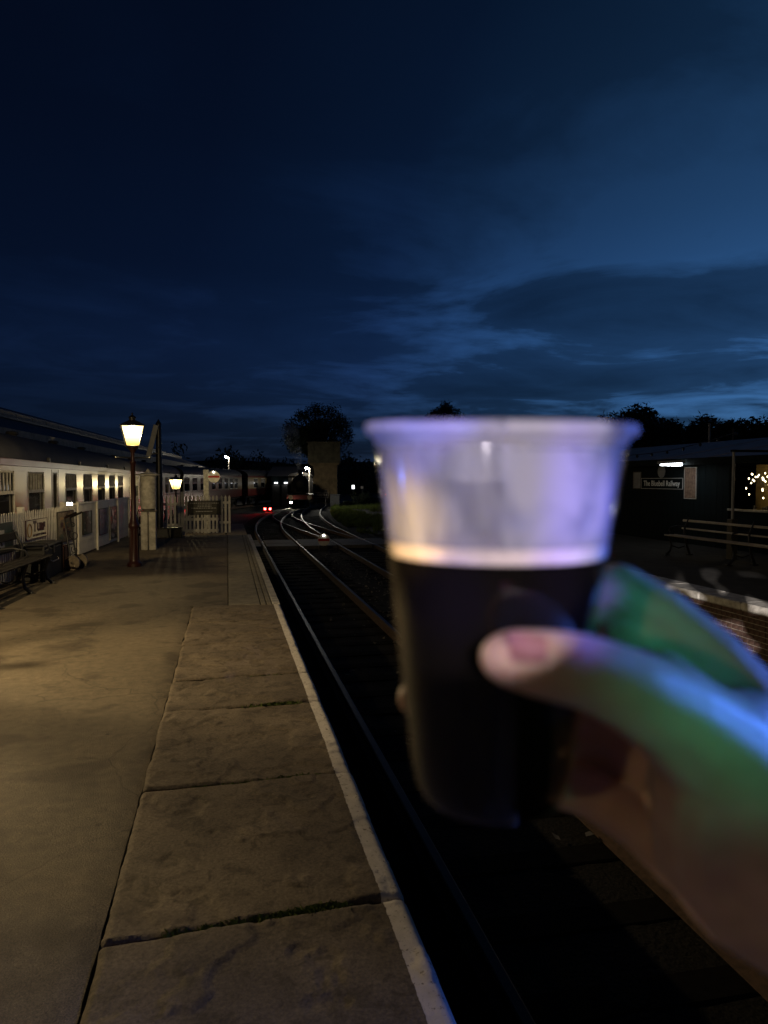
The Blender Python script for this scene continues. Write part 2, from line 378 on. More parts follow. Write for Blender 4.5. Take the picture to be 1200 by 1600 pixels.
# ------------------------------------------------------------------ near platform
def asphalt_mat():
    m = bpy.data.materials.new('asphalt'); m.use_nodes = True; t = m.node_tree; p = t.nodes['Principled BSDF']
    p.inputs['Roughness'].default_value = 0.72
    tcn = t.nodes.new('ShaderNodeTexCoord')
    def nz(s, d, r=0.6):
        n = t.nodes.new('ShaderNodeTexNoise'); n.inputs['Scale'].default_value = s; n.inputs['Detail'].default_value = d; n.inputs['Roughness'].default_value = r
        t.links.new(tcn.outputs['Object'], n.inputs['Vector']); return n.outputs[0]
    def ramp(f, *st):
        r = t.nodes.new('ShaderNodeValToRGB'); t.links.new(f, r.inputs[0]); e = r.color_ramp.elements
        while len(e) < len(st): e.new(.5)
        for i, (a, c) in enumerate(st): e[i].position = a; e[i].color = c + (1,)
        return r.outputs[0]
    def mul(a, c2, f=1.0, bl='MULTIPLY'):
        n = t.nodes.new('ShaderNodeMix'); n.data_type = 'RGBA'; n.blend_type = bl; n.inputs[0].default_value = f
        t.links.new(a, n.inputs[6]); t.links.new(c2, n.inputs[7]); return n.outputs[2]
    big = ramp(nz(0.9, 4), (.3, (.118, .096, .064)), (.7, (.19, .152, .10)))
    fine = ramp(nz(190, 3, .7), (.34, (.45, .45, .45)), (.5, (.95, .95, .95)), (.66, (1.55, 1.5, 1.45)))
    mid = ramp(nz(14, 5), (.3, (.72, .72, .72)), (.7, (1.2, 1.2, 1.2)))
    vr = t.nodes.new('ShaderNodeTexVoronoi'); vr.inputs['Scale'].default_value = 2.6; t.links.new(tcn.outputs['Object'], vr.inputs['Vector'])
    gum = ramp(vr.outputs['Distance'], (.035, (.50, .50, .48)), (.05, (1, 1, 1)))
    stain = ramp(nz(1.7, 3, .5), (.36, (.55, .53, .52)), (.45, (1, 1, 1)))
    vc = t.nodes.new('ShaderNodeTexVoronoi'); vc.feature = 'DISTANCE_TO_EDGE'; vc.inputs['Scale'].default_value = .8; wv = t.nodes.new('ShaderNodeVectorMath'); wv.operation = 'ADD'; wn_ = t.nodes.new('ShaderNodeTexNoise'); wn_.inputs['Scale'].default_value = 3; t.links.new(tcn.outputs['Object'], wn_.inputs['Vector']); t.links.new(tcn.outputs['Object'], wv.inputs[0]); sc_ = t.nodes.new('ShaderNodeVectorMath'); sc_.operation = 'SCALE'; sc_.inputs['Scale'].default_value = .35; t.links.new(wn_.outputs['Color'], sc_.inputs[0]); t.links.new(sc_.outputs[0], wv.inputs[1]); t.links.new(wv.outputs[0], vc.inputs['Vector'])
    crk = ramp(vc.outputs['Distance'], (.002, (.55, .54, .53)), (.005, (1, 1, 1)))
    stain = mul(stain, crk)
    chips = ramp(nz(420, 1, .5), (.66, (1, 1, 1)), (.72, (2.6, 2.5, 2.4)))
    t.links.new(mul(mul(mul(mul(mul(big, fine), mid), gum), stain), chips), p.inputs['Base Color'])
    b1 = t.nodes.new('ShaderNodeBump'); b1.inputs['Distance'].default_value = 0.006; b1.inputs['Strength'].default_value = 1
    t.links.new(nz(120, 4, .65), b1.inputs['Height'])
    t.links.new(b1.outputs[0], p.inputs['Normal']); return m
def slab_mat(name, paint):
    m = bpy.data.materials.new(name); m.use_nodes = True; t = m.node_tree; p = t.nodes['Principled BSDF']
    p.inputs['Roughness'].default_value = 0.78
    tcn = t.nodes.new('ShaderNodeTexCoord'); oi = t.nodes.new('ShaderNodeObjectInfo')
    def nz(s, d, r=0.6, dist=0.0):
        n = t.nodes.new('ShaderNodeTexNoise'); n.inputs['Scale'].default_value = s; n.inputs['Detail'].default_value = d; n.inputs['Roughness'].default_value = r; n.inputs['Distortion'].default_value = dist
        t.links.new(tcn.outputs['Object'], n.inputs['Vector']); return n.outputs[0]
    def ramp(f, *st):
        r = t.nodes.new('ShaderNodeValToRGB'); t.links.new(f, r.inputs[0]); e = r.color_ramp.elements
        while len(e) < len(st): e.new(.5)
        for i, (a, c) in enumerate(st): e[i].position = a; e[i].color = c + (1,)
        return r.outputs[0]
    def mix(a, b2, f, bl='MIX'):
        n = t.nodes.new('ShaderNodeMix'); n.data_type = 'RGBA'; n.blend_type = bl
        if isinstance(f, float): n.inputs[0].default_value = f
        else: t.links.new(f, n.inputs[0])
        t.links.new(a, n.inputs[6]); t.links.new(b2, n.inputs[7]); return n.outputs[2]
    a = ramp(nz(2.4, 6, .65, .6), (.28, (.105, .082, .060)), (.5, (.16, .127, .093)), (.72, (.235, .19, .14)))
    f = ramp(nz(70, 4, .7), (.32, (.55, .55, .55)), (.68, (1.3, 1.3, 1.28)))
    blot = ramp(nz(9, 6, .7, .8), (.38, (.42, .40, .36)), (.50, (1, 1, 1)))
    c = mix(mix(a, f, 1.0, 'MULTIPLY'), blot, 0.75, 'MULTIPLY')
    rv = ramp(oi.outputs['Random'], (0.0, (.82, .82, .80)), (1.0, (1.14, 1.12, 1.08)))
    c = mix(c, rv, 1.0, 'MULTIPLY')
    if paint:     # worn white line along the nosing
        sp = t.nodes.new('ShaderNodeSeparateXYZ'); t.links.new(tcn.outputs['Object'], sp.inputs[0])
        ad = t.nodes.new('ShaderNodeMath'); ad.operation = 'MULTIPLY_ADD'; t.links.new(nz(28, 5, .7), ad.inputs[0]); ad.inputs[1].default_value = 0.016; t.links.new(sp.outputs[0], ad.inputs[2])
        gt = t.nodes.new('ShaderNodeMath'); gt.operation = 'GREATER_THAN'; t.links.new(ad.outputs[0], gt.inputs[0]); gt.inputs[1].default_value = 0.572
        wn = ramp(nz(42, 6, .75), (.36, (0, 0, 0)), (.42, (1, 1, 1)))
        mm = t.nodes.new('ShaderNodeMath'); mm.operation = 'MULTIPLY'; t.links.new(gt.outputs[0], mm.inputs[0]); t.links.new(wn, mm.inputs[1])
        pc = ramp(nz(12, 5), (.3, (.58, .54, .50)), (.7, (.76, .71, .67)))
        c = mix(c, pc, mm.outputs[0])
    t.links.new(c, p.inputs['Base Color'])
    bp = t.nodes.new('ShaderNodeBump'); bp.inputs['Distance'].default_value = 0.004; bp.inputs['Strength'].default_value = 1
    t.links.new(nz(60, 6, .7), bp.inputs['Height']); t.links.new(bp.outputs[0], p.inputs['Normal'])
    return m
M['asphalt'] = asphalt_mat(); M['slab'] = slab_mat('york_stone', True); 

plat = thing('platform', (0, 0, 0), kind='structure')
# asphalt sheet with a ragged edge along the slabs
def edge_x(y): return (-0.450 + 0.007 * noise.noise(Vector((y * 9, 1, 0))) + 0.012 * noise.noise(Vector((y * 2.3, 5, 0))))
a = MB(); ys = [-5 + i * 0.05 for i in range(292)]; cols = 26; vs = []; fs = []
for y in ys:
    ex = edge_x(y)
    for i in range(cols):
        u = (i / (cols - 1)) ** 0.5; x = -3.6 + (ex + 3.6) * u
        z = 0.006 * noise.noise(Vector((x * .8, y * .8, 0))) + 0.003 * noise.noise(Vector((x * 3, y * 3, 4)))
        if i == cols - 1: z -= 0.012
        vs.append((x, y, z))
fs = [(j * cols + i, j * cols + i + 1, (j + 1) * cols + i + 1, (j + 1) * cols + i) for j in range(len(ys) - 1) for i in range(cols - 1)]
a.add(vs, fs)
a.box(-3.6, -0.012, 9.552, 22.0, -0.25, 0.0)
a.build('asphalt_surface', M['asphalt'], plat, smooth=True)
f = MB(); f.box(-3.6, 0.56, -5, 22, -1.29, -0.26); f.box(-0.6, 0.56, -5, 9.55, -0.26, -0.075)
f.build('platform_core', M['concrete'], plat)
f = MB(); f.box(-.475, -.425, -5, 9.54, -.10, -.026); f.build('joint_filling', M['soil'], plat)
# ramp from the platform end down to track level, behind the gate
f = MB(); f.add([(-3.6, 22.0, -0.02), (0.56, 22.0, -0.02), (0.3, 27.5, -1.02), (-3.6, 27.5, -1.02), (-3.6, 22, -1.29), (0.56, 22, -1.29), (0.3, 27.5, -1.29), (-3.6, 27.5, -1.29)], [(0, 1, 2, 3), (1, 5, 6, 2), (0, 3, 7, 4), (2, 6, 7, 3)])
f.box(-3.6, 0.9, 27.5, 45, -1.29, -1.02)
f.build('end_ramp', M['asphalt'], plat)

def slab(y0, y1, seed):
    x0, x1 = -0.445, 0.655; g = 0.009
    nxs = 74; nys = max(12, int((y1 - y0) / 0.016)); vs = []
    sk0 = 0.012 * noise.noise(Vector((seed, y0, 3.3)))
    for j in range(nys + 1):
        v = j / nys
        for i in range(nxs + 1):
            u = i / nxs
            xa = x0 + 0.010 * noise.noise(Vector((y0 + v * 4.1, seed, 0))) + 0.005 * noise.noise(Vector(((y0 + v) * 19, seed, 2)))
            x = xa + (x1 - xa) * u
            ya = y0 + g + 0.007 * noise.noise(Vector((x * 6, y0 * 3, 1))) + 0.003 * noise.noise(Vector((x * 25, y0 * 3, 4))) - 0.03 * (u - .5)* 0 + JSK.get(round(y0, 2), 0) * (u)
            yb = y1 - g + 0.007 * noise.noise(Vector((x * 6, y1 * 3, 8))) + 0.003 * noise.noise(Vector((x * 25, y1 * 3, 9))) + JSK.get(round(y1, 2), 0) * (u)
            y = ya + (yb - ya) * v
            P = Vector((x, y, seed))
            z = 0.003 * noise.noise(P * 2.2) + 0.0016 * noise.noise(P * 9)
            # riven layers: terraces whose edges read as thin flake lines
            h = noise.noise(P * 1.7 + Vector((0, 0, 9))) + 0.35 * noise.noise(P * 6.5) + 0.13 * noise.noise(P * 23)
            for th in (-0.40, 0.14, 0.55):
                z += 0.0062 / (1 + math.exp(max(-60, min(60, -(h - th) * 260))))
            z += 0.0010 * noise.noise(P * 46)
            d = min(u, 1 - u) * (x1 - x0); d2 = min(v, 1 - v) * (y1 - y0)
            for dd, rr in ((d2, 0.012), (d if u < .5 else 9, 0.014)):
                if dd < rr: z -= 0.012 * (1 - dd / rr) ** 2
            dn = (1 - u) * (x1 - xa)
            if dn < 0.03: z -= 0.022 * (1 - dn / 0.03) ** 2.2
            vs.append((x, y, z - 0.006 + TILT.get(seed, 0) * (u - .5)))
    W = nxs + 1; m = MB()
    m.add(vs, [(j * W + i, j * W + i + 1, (j + 1) * W + i + 1, (j + 1) * W + i) for j in range(nys) for i in range(nxs)])
    ring = [i for i in range(W)] + [j * W + nxs for j in range(1, nys + 1)] + [nys * W + i for i in range(nxs - 1, -1, -1)] + [j * W for j in range(nys - 1, 0, -1)]
    base = len(m.v); m.v += [(m.v[i][0], m.v[i][1], -0.074) for i in ring]
    for k in range(len(ring)):
        k2 = (k + 1) % len(ring); m.f.append([ring[k], ring[k2], base + k2, base + k]); m.m.append(0)
    me = bpy.data.meshes.new('slab'); me.from_pydata(m.v, [], m.f); me.materials.append(M['slab'])
    bm = bmesh.new(); bm.from_mesh(me); bmesh.ops.recalc_face_normals(bm, faces=bm.faces); bm.to_mesh(me); bm.free()
    smooth_by_angle(me, 50); return link('slab', me, plat)
JS = [-0.35, 0.95, 2.62, 3.90, 5.22, 6.02, 7.30, 8.45, 9.54]
JSK = {2.62: 0.075, 3.90: 0.03, 5.22: 0.05, 7.30: 0.06, 6.02: 0.05}
TILT = {}
for i in range(len(JS) - 1): slab(JS[i], JS[i + 1], i + 1.37)
# newer concrete strip beyond the flagstones: tiles with three long grooves beside the nosing
for r in range(27):
    y0 = 9.565 + r * 0.46; y1 = y0 + 0.45
    for (xa, xb, mm) in ((0.0, 0.400, 'paver'), (0.412, 0.476, 'paver'), (0.488, 0.548, 'paver'), (0.560, 0.655, 'oldwhite')):
        z = random.uniform(-.003, .003)
        p = MB(); p.box(xa, xb, y0, y1, -0.2, z, bev=0.005); p.build('paving_tile', M[mm], plat)
# brick face below the nosing
w = MB(); w.box(0.562, 0.60, -5, 22, -1.29, -0.2); w.build('platform_face', M['brick'], plat)
# grass and moss in the joints
gr = MB()
def tuft(x, y, z, h, n):
    for _ in range(n):
        px, py = x + random.gauss(0, .006), y + random.gauss(0, .007); an = random.uniform(0, 6.28); hh = h * random.uniform(.5, 1.2)
        dx, dy = math.cos(an), math.sin(an); w = 0.0016; l = hh * random.uniform(.2, .9)
        gr.add([(px - dy * w, py + dx * w, z), (px + dy * w, py - dx * w, z), (px + dx * l * .5, py + dy * l * .5, z + hh * .75), (px + dx * l, py + dy * l, z + hh * .8)], [(0, 1, 2), (2, 1, 3)])
for (jy, sk, xa, xb, n, h) in ((2.62, .075, 0.05, 0.47, 210, .017), (3.90, .03, 0.15, .5, 110, .014), (3.9, .03, -.3, .2, 60, .008), (5.22, .05, .05, .52, 110, .014), (6.02, .05, -.2, .5, 60, .009), (2.62, .075, -.3, .1, 90, .01)):
    for k in range(n):
        u = random.triangular(xa, xb, xa * .3 + xb * .7); tuft(u, jy + sk * (u + .445) / 1.1, -0.030, h * random.uniform(.6, 1.3) + .026, 4)
tag(gr.build('joint_grass', M['moss']), kind='stuff')

# ------------------------------------------------------------------ gas lamps
def gas_lamp(loc, label, watts, h=2.21, rz=0.0, k=1.0, col=(1.0, .78, .40), fl=.9, up=.20):
    glass = M['gaslight']
    t = thing('gas_lamp', loc, label, 'lamp post', 'gas lamps along the platform', rz)
    p = MB()
    p.lathe([(.13, 0), (.13, .06), (.095, .09), (.088, .12), (.078, .70), (.098, .73), (.098, .78), (.075, .82), (.070, .86), (.052, .92), (.046, 1.2), (.040, h - .32), (.056, h - .30), (.056, h - .27), (.036, h - .25), (.034, h - .12), (.07, h - .03), (.11, h - .012), (.11, h)], 16, cap0=True, cap1=True)
    for i in range(8):
        an = i * math.pi / 4; p.cyl((.083 * math.cos(an), .083 * math.sin(an), .13), (.074 * math.cos(an), .074 * math.sin(an), .69), .009, n=6)
    p.build('post', M['lampred'], t, smooth=40)
    p = MB(); p.cyl((-.30, 0, h - .2), (.30, 0, h - .2), .012, n=8)
    for s in (-1, 1): p.lathe([(0, -.024), (.018, -.014), (.024, 0), (.018, .014), (0, .024)], 8, Matrix.Translation((s * .30, 0, h - .2)))
    p.build('ladder_bar', M['iron'], t, smooth=40)
    b, a, z0, z1 = .112 * k, .198 * k, h + .015, h + .015 + .37 * k
    p = MB()
    for (sx, sy) in ((1, 1), (1, -1), (-1, 1), (-1, -1)): p.cyl((sx * b, sy * b, z0), (sx * a, sy * a, z1), .010, n=6)
    for q, z, r in ((b, z0, .011), (a, z1, .013)):
        c = [(q, q, z), (-q, q, z), (-q, -q, z), (q, -q, z)]
        for i in range(4): p.cyl(c[i], c[(i + 1) % 4], r, n=6)
    for (sx, sy) in ((1, 1), (1, -1), (-1, 1), (-1, -1)): p.cyl((sx * b * .98, sy * b * .98, z0), (sx * .06, sy * .06, h - .05), .008, n=6)
    p.build('lantern_frame', M['iron'], t)
    q = .97; 
    for i in range(4):
        Rm = Matrix.Rotation(i * math.pi / 2, 4, 'Z'); p = MB()
        p.add([Rm @ Vector(v) for v in ((b * .98, -b * .92, z0 + .012), (b * .98, b * .92, z0 + .012), (a * .985, a * .94, z1 - .012), (a * .985, -a * .94, z1 - .012))], [(0, 1, 2, 3)])
        p.build('glass_pane', glass, t)
    p = MB()
    c = a + .022; top = z1 + .10 * k
    p.add([(c, c, z1 + .006), (-c, c, z1 + .006), (-c, -c, z1 + .006), (c, -c, z1 + .006), (.06, .06, top), (-.06, .06, top), (-.06, -.06, top), (.06, -.06, top)],
          [(3, 2, 1, 0), (0, 1, 5, 4), (1, 2, 6, 5), (2, 3, 7, 6), (3, 0, 4, 7), (4, 5, 6, 7)])
    p.lathe([(.055, top), (.062, top + .05), (.075, top + .055), (.03, top + .09), (.012, top + .10), (.018, top + .125), (0, top + .15)], 12)
    p.build('lantern_cap', M['iron'], t, smooth=30)
    ld = bpy.data.lights.new('gas_mantle', 'POINT'); ld.energy = watts; ld.color = col; ld.shadow_soft_size = .035
    lo = bpy.data.objects.new('gas_mantle', ld); C.objects.link(lo); lo.parent = t; lo.location = (0, 0, z0 + up * k)
    p = MB(); p.box(-b * fl, b * fl, -b * fl, b * fl, z0 - .004, z0 + .006); p.build('lantern_floor', M['iron'], t)
    return t
gas_lamp((-1.70, 14.25, 0), 'lit gas lamp on an oxblood post standing on the platform beside the white fence', 64, rz=R(8), col=(1.0, .74, .35))
gas_lamp((-2.26, 34.2, -1.03), 'smaller looking lit gas lamp beyond the white gate, close to the cream coach', 150, rz=R(20), k=1.15)
gas_lamp((-3.15, 6.7, 0), 'lit gas lamp just outside the left edge of the picture, nearest to the bench', 470, rz=R(4), col=(1.0, .74, .38), fl=.3, up=.30)
gas_lamp((-3.3, -2.8, 0), 'unseen lit gas lamp added behind the camera as warm fill', 40, rz=R(4), col=(1.0, .76, .42), fl=.5)  # extra unseen lamp put in as warm fill for the lower hand and near slabs

# ------------------------------------------------------------------ fence along the left of the platform
def picket_mesh(w, h, t=.02, point=.05, z0=.06):
    m = MB(); m.prism([(-w / 2, z0), (w / 2, z0), (w / 2, h - point), (0, h), (-w / 2, h - point)], -t / 2, t / 2, axis='y'); return m.mesh('picket', M['white'])
FA = thing('picket_fence', (-3.085 - 7.62 * math.tan(R(3.2)), 8.0, 0), 'white open picket fence behind the bench with dark gaps and enamel signs', 'fence', rz=R(90 - 3.2))
pm = picket_mesh(.052, 1.10, .010)
k = 0
while k * .098 < 8.0:
    o = link('picket', pm, FA, (k * .098 + random.uniform(-.004, .004), -.03, random.uniform(-.008, .008)), (0, R(random.uniform(-.7, .7)), 0)); k += 1
for z in (.30, .84):
    p = MB(); p.box(-.05, 8.02, -.018, .030, z - .04, z + .04, bev=.006); p.build('rail', M['white'], FA)
for x in (0.0, 2.5, 5.0, 7.5):
    p = MB(); p.box(x - .05, x + .05, .032, .13, 0, 1.16, bev=.01); p.build('post', M['white'], FA)
FBd = R(90 - 3.2)
FB = thing('boarded_fence', (-3.085 + .45 * math.tan(R(3.2)), 16.07, 0), 'white close boarded fence with framed posters between the trolley and the drum post', 'fence', rz=FBd)
pm2 = MB(); pm2.box(-.0475, .0475, -.03, -.008, .05, 1.09, bev=.004); pm2 = pm2.mesh('board', M['white'])
for k in range(56): link('board', pm2, FB, (.10 + k * .0985, random.uniform(-.002, .002), random.uniform(-.006, .006)))
for x in (0.0, 1.70, 4.02, 5.56):
    p = MB(); p.box(x - .045, x + .045, -.075, -.032, 0, 1.12 if x else 1.16, bev=.008); p.build('post', M['white'], FB)
p = MB(); p.box(-.05, 5.62, -.055, .02, 1.092, 1.125, bev=.006); p.build('capping_rail', M['white'], FB)
p = MB(); p.box(0, 5.56, -.006, .04, .3, .38); p.box(0, 5.56, -.006, .04, .8, .88); p.build('rail', M['white'], FB)

def board_sign(name, label, cat, y0, y1, z0, z1, x, m, frame=None, rz=0.0, fw=.02):
    # hung on the fence, facing +x; built in its own frame: local x runs along the fence, local y out of it
    t = thing(name, (x, y0, z0), label, cat, rz=R(90) + rz); L = y1 - y0; H = z1 - z0
    p = MB(); p.box(0, L, -.016, 0, 0, H, bev=.002); p.build('panel', m, t)
    if frame:
        p = MB(); p.box(0, L, -.024, .0, -fw, -.001); p.box(0, L, -.024, .0, H + .001, H + fw); p.box(-fw, -.001, -.024, .0, -fw, H + fw); p.box(L + .001, L + fw, -.024, .0, -fw, H + fw)
        p.build('frame', frame, t)
    return t, L, H
fb = R(-3.2)
def fbx(y): return -3.085 + (y - 15.62) * math.tan(R(3.2))
t, L, H = board_sign('enamel_sign', 'white enamel advertisement reading TURF in dark letters on the picket fence', 'sign', 12.82, 13.95, .625, .935, fbx(12.82) + .035, M['enamel'], M['ink'], rz=fb, fw=.008)
FR = (R(90), 0, 0)
lettering('T', .235, M['ink'], t, (.45, -.018, .190), FR, .002, .014, sx=1.05)
lettering('URF', .175, M['ink'], t, (.79, -.018, .172), FR, .002, .014, sx=1.38)
lettering('THE QUALITY CIGARETTE', .052, M['ink'], t, (.70, -.018, .048), FR, .002, .001, sx=1.2)
p = MB(); p.tube([(.16 + .105 * math.cos(a), -.020, .145 + .105 * math.sin(a)) for a in [i * math.pi / 14 for i in range(28)]], .011, 6, closed=True); p.build('ring_emblem', M['ochre'], t)
t, L, H = board_sign('enamel_sign', 'green enamel board with a white name plate, cut by the left edge of the picture', 'sign', 10.7, 12.2, .50, .965, fbx(10.7) + .035, M['greenboard'], rz=fb)
p = MB(); p.box(.2, 1.12, -.022, -.0165, .08, .36); p.build('white_plate', M['enamel'], t)
lettering('BEER', .20, M['ink'], t, (.70, -.024, .20), FR, .002, .008, sx=1.5)
p = MB()
for i in range(5): p.box(.3 + i * .14, .40 + i * .14, -.024, -.0225, .10, .112)
p.build('small_print', M['ink'], t)
def poster_marks(t, L, H, mats, n, seed):
    rnd = random.Random(seed)
    for mi, mm in enumerate(mats):
        p = MB()
        for i in range(n):
            w = rnd.uniform(.1, .45) * L; h = rnd.uniform(.03, .12) * H; x = rnd.uniform(.05, .92) * (L - w) + .02; z = rnd.uniform(.05, .93) * (H - h); y = -.0166 - .0005 * (mi * n + i + 1)
            k = rnd.randint(5, 9); c = (x + w / 2, z + h / 2)
            p.prism([(c[0] + w / 2 * math.cos(6.283 * j / k) * rnd.uniform(.7, 1), c[1] + h * math.sin(6.283 * j / k) * rnd.uniform(.7, 1)) for j in range(k)], y, y + .0004, axis='y')
        tag(p.build('print', mm, t), kind='stuff')
t, L, H = board_sign('poster', 'busy brown poster on the boards behind the luggage trolley', 'poster', 14.61, 15.68, .43, .985, fbx(14.61) + .040, M['postera'], M['signdark'], rz=fb)
poster_marks(t, L, H, [M['ochre'], M['ink'], M['greenboard']], 6, 3)
for (y0, y1, z0, z1, m, lab, mk, fr) in ((16.47, 17.22, .45, .92, 'posterb', 'dark green framed poster on the first boarded panel past the corner post', ['oldwhite', 'greenboard'], 'signdark'),
    (17.96, 18.82, .33, .92, 'bluegrey', 'blue framed poster on the middle boarded panel', ['bluegrey', 'posterb'], 'signdark'),
    (19.1, 19.95, .13, .93, 'posterc', 'tall black and white printed bill on the boarded fence nearest the drum post', ['oldwhite', 'enamel'], 'oldwhite')):
    t, L, H = board_sign('poster', lab, 'poster', y0, y1, z0, z1, fbx(y0) + .039, M[m], M[fr], rz=fb, fw=.014)
    poster_marks(t, L, H, [M[q] for q in mk], 5 if m != 'posterc' else 9, int(y0 * 10))

# short fence and gate across the end of the platform
FC = thing('picket_fence', (-2.70, 22.05, 0), 'short white picket fence behind the drum post and the dark pole', 'fence')
pm3 = picket_mesh(.062, 1.16, .02, .06)
for k in range(12): link('picket', pm3, FC, (.06 + k * .115, -.03, random.uniform(-.008, .008)))
for z in (.30, .90):
    p = MB(); p.box(0, 1.36, -.018, .03, z - .035, z + .035, bev=.006); p.build('rail', M['white'], FC)
p = MB(); p.box(1.37, 1.47, -.03, .07, 0, 1.26, bev=.012); p.build('post', M['white'], FC)
FG = thing('picket_gate', (-1.22, 22.03, 0), 'white picket gate carrying a dark notice board at the platform end', 'gate')
for k in range(9): link('picket', pm3, FG, (.05 + k * .108, -.03, .0))
for z in (.13, .46, .92):
    p = MB(); p.box(0, .97, -.018, .026, z - .04, z + .04, bev=.006); p.build('rail', M['white'], FG)
p = MB(); d = Vector((.97, 0, .36)); p.box(-.5, .5, .028, .05, -.03, .03, Matrix.Translation((.485, 0, .69)) @ Matrix.Rotation(-math.atan2(.4, .9), 4, 'Y')); p.build('brace', M['white'], FG)
p = MB(); p.box(-.055, -.005, -.02, .06, 0, 1.25, bev=.01); p.build('hinge_post', M['white'], FG)
FD = thing('picket_fence', (-.22, 22.02, 0), 'last three white pickets between the gate and the platform edge', 'fence')
for k in range(3): link('picket', pm3, FD, (.05 + k * .11, -.03, random.uniform(-.005, .005)))
for z in (.36, .94):
    p = MB(); p.box(-.02, .31, -.018, .026, z - .035, z + .035, bev=.006); p.build('rail', M['white'], FD)
p = MB(); p.box(.14, .20, .03, .09, 0, 1.1, bev=.008); p.build('post', M['iron'], FD)
t = thing('notice_board', (-1.12, 21.93, .62), 'dark notice board with lines of small faded lettering fixed to the white gate', 'sign')
p = MB(); p.box(0, .92, 0, .028, 0, .36, bev=.004); p.build('panel', M['signdark'], t)
p = MB(); p.box(-.015, .935, -.006, .03, .362, .385); p.box(-.015, .935, -.006, .03, -.025, -.002); p.build('frame', M['black'], t)
p = MB(); rnd = random.Random(4)
for z, xa, xb in ((.30, .05, .87), (.245, .27, .66), (.20, .27, .66), (.155, .1, .8), (.06, .22, .7)):
    x = xa
    while x < xb:
        w = rnd.uniform(.03, .08); p.box(x, min(x + w, xb), -.003, -.0005, z, z + .022); x += w + .016
p.build('lettering', M['signletter'], t)

# drum on two posts, dark pole with slanting arm, planter
t = thing('drum_post', (-1.77, 17.55, 0), 'white cylinder with a pointed lid standing on a pair of weathered white posts', 'drum')
for s in (-1, 1):
    p = MB(); p.box(-.165 if s < 0 else .012, -.012 if s < 0 else .165, -.11, .11, 0, .88, bev=.015); p.build('leg', M['oldwhite'], t)
p = MB(); p.box(-.10, .10, -.08, .08, .1, .8); p.box(-.19, .19, -.13, .13, .88, .905); p.build('bracket', M['signdark'], t)
p = MB(); p.lathe([(.10, .905), (.155, .94), (.178, .95), (.178, 1.70)], 28, cap0=True); p.build('drum', M['oldwhite'], t, smooth=30)
p = MB(); p.lathe([(.178, 1.702), (.27, 1.705), (.275, 1.725), (.12, 1.765), (.05, 1.79), (.03, 1.83), (.012, 1.85), (0, 1.86)], 28, cap0=True); p.build('lid', M['oldwhite'], t, smooth=30)
p = MB(); p.tube([(-.2, -.05, .55), (-.24, -.1, .8), (-.2, -.13, .93)], .012); p.tube([(.19, -.05, .4), (.28, -.1, .8), (.31, -.08, 1.1)], .012); p.build('pipe', M['iron'], t)
t = thing('signal_pole', (-1.86, 21.4, 0), 'tall dark pole with a slanting grey arm beside the second gas lamp', 'pole')
p = MB(); p.cyl((0, 0, 0), (0, 0, 3.15), .10, .075, 12); p.lathe([(.09, 3.15), (.03, 3.25), (0, 3.3)], 12); p.build('post', M['black'], t, smooth=40)
p = MB(); p.box(-.07, .07, -.035, .035, -.9, .0, Matrix.Translation((-.05, -.12, 3.12)) @ Matrix.Rotation(R(14), 4, 'Y'), bev=.01); p.build('arm', M['cabinet'], t)
p = MB(); p.cyl((-.02, -.13, 2.5), (.0, -.02, 2.5), .025); p.cyl((-.24, -.1, 2.3), (.0, -.07, 2.35), .02); p.build('bracket', M['iron'], t)
t = thing('planter_box', (-1.62, 21.30, 0), 'low black wooden planter at the foot of the dark pole', 'planter')
p = MB(); p.box(-.36, .36, -.16, .16, 0, .25, bev=.012); p.build('box', M['black'], t)
p = MB(); p.box(-.38, .38, -.18, .18, .251, .275, bev=.006); p.build('rim', M['black'], t)

# ------------------------------------------------------------------ bench, trunk, suitcase, trolley
def bench(loc, L, label, rz, wood, end, legs, group=None, sz=0.0, th=0.0):
    t = thing('platform_bench', loc, label, 'bench', group, rz=rz)       # local x along the bench, local -y is the front
    for i, y in enumerate((-.34, -.22, -.10)):
        p = MB(); p.box(0, L, y - .05 + th, y + .05 - th, .43 + sz, .462 + sz, bev=.01); p.build('seat_slat', wood, t)
    for z0, z1 in ((.56 + th * .7, .64 - th * .7), (.72 + th * 1.1, .84 - th * 1.1)):
        p = MB(); p.box(0, L, .0, .03, z0, z1, Matrix.Translation((0, .0, 0)) @ Matrix.Rotation(R(-8), 4, 'X'), bev=.008); p.build('back_slat', wood, t)
    for x in legs:
        p = MB()
        p.tube([(x, .16, .02), (x, .08, .25), (x, .04, .45), (x, .03, .6), (x, .145, .86)], [.03, .024, .026, .022, .018])
        p.tube([(x, -.42, .02), (x, -.33, .10), (x, -.30, .24), (x, -.34, .38), (x, -.36, .425)], [.032, .024, .022, .024, .026])
        p.tube([(x, .06, .41), (x, -.15, .405), (x, -.37, .415)], .022)
        p.tube([(x, .03, .20), (x, -.12, .16), (x, -.30, .22)], .014)
        p.tube([(x, .02, .64), (x, -.18, .66), (x, -.34, .63), (x, -.37, .56), (x, -.33, .52)], .016)
        p.box(x - .045, x + .045, .10, .22, 0, .025); p.box(x - .045, x + .045, -.47, -.36, 0, .025)
        p.build('leg', end, t, smooth=40)
    return t
bench((-3.25, 9.0, -.02), 3.3, 'dark wooden bench with curved iron legs in front of the white picket fence', R(90 - 3.2), M['benchwood'], M['iron'], (.9, 2.15, 3.2))
t = thing('travel_trunk', (-3.00, 13.02, 0), 'large black travelling trunk standing between the bench and the tan suitcase', 'trunk')
p = MB(); p.box(-.17, .17, -.62, .62, .0, .50, bev=.02); p.build('case', M['trunk'], t)
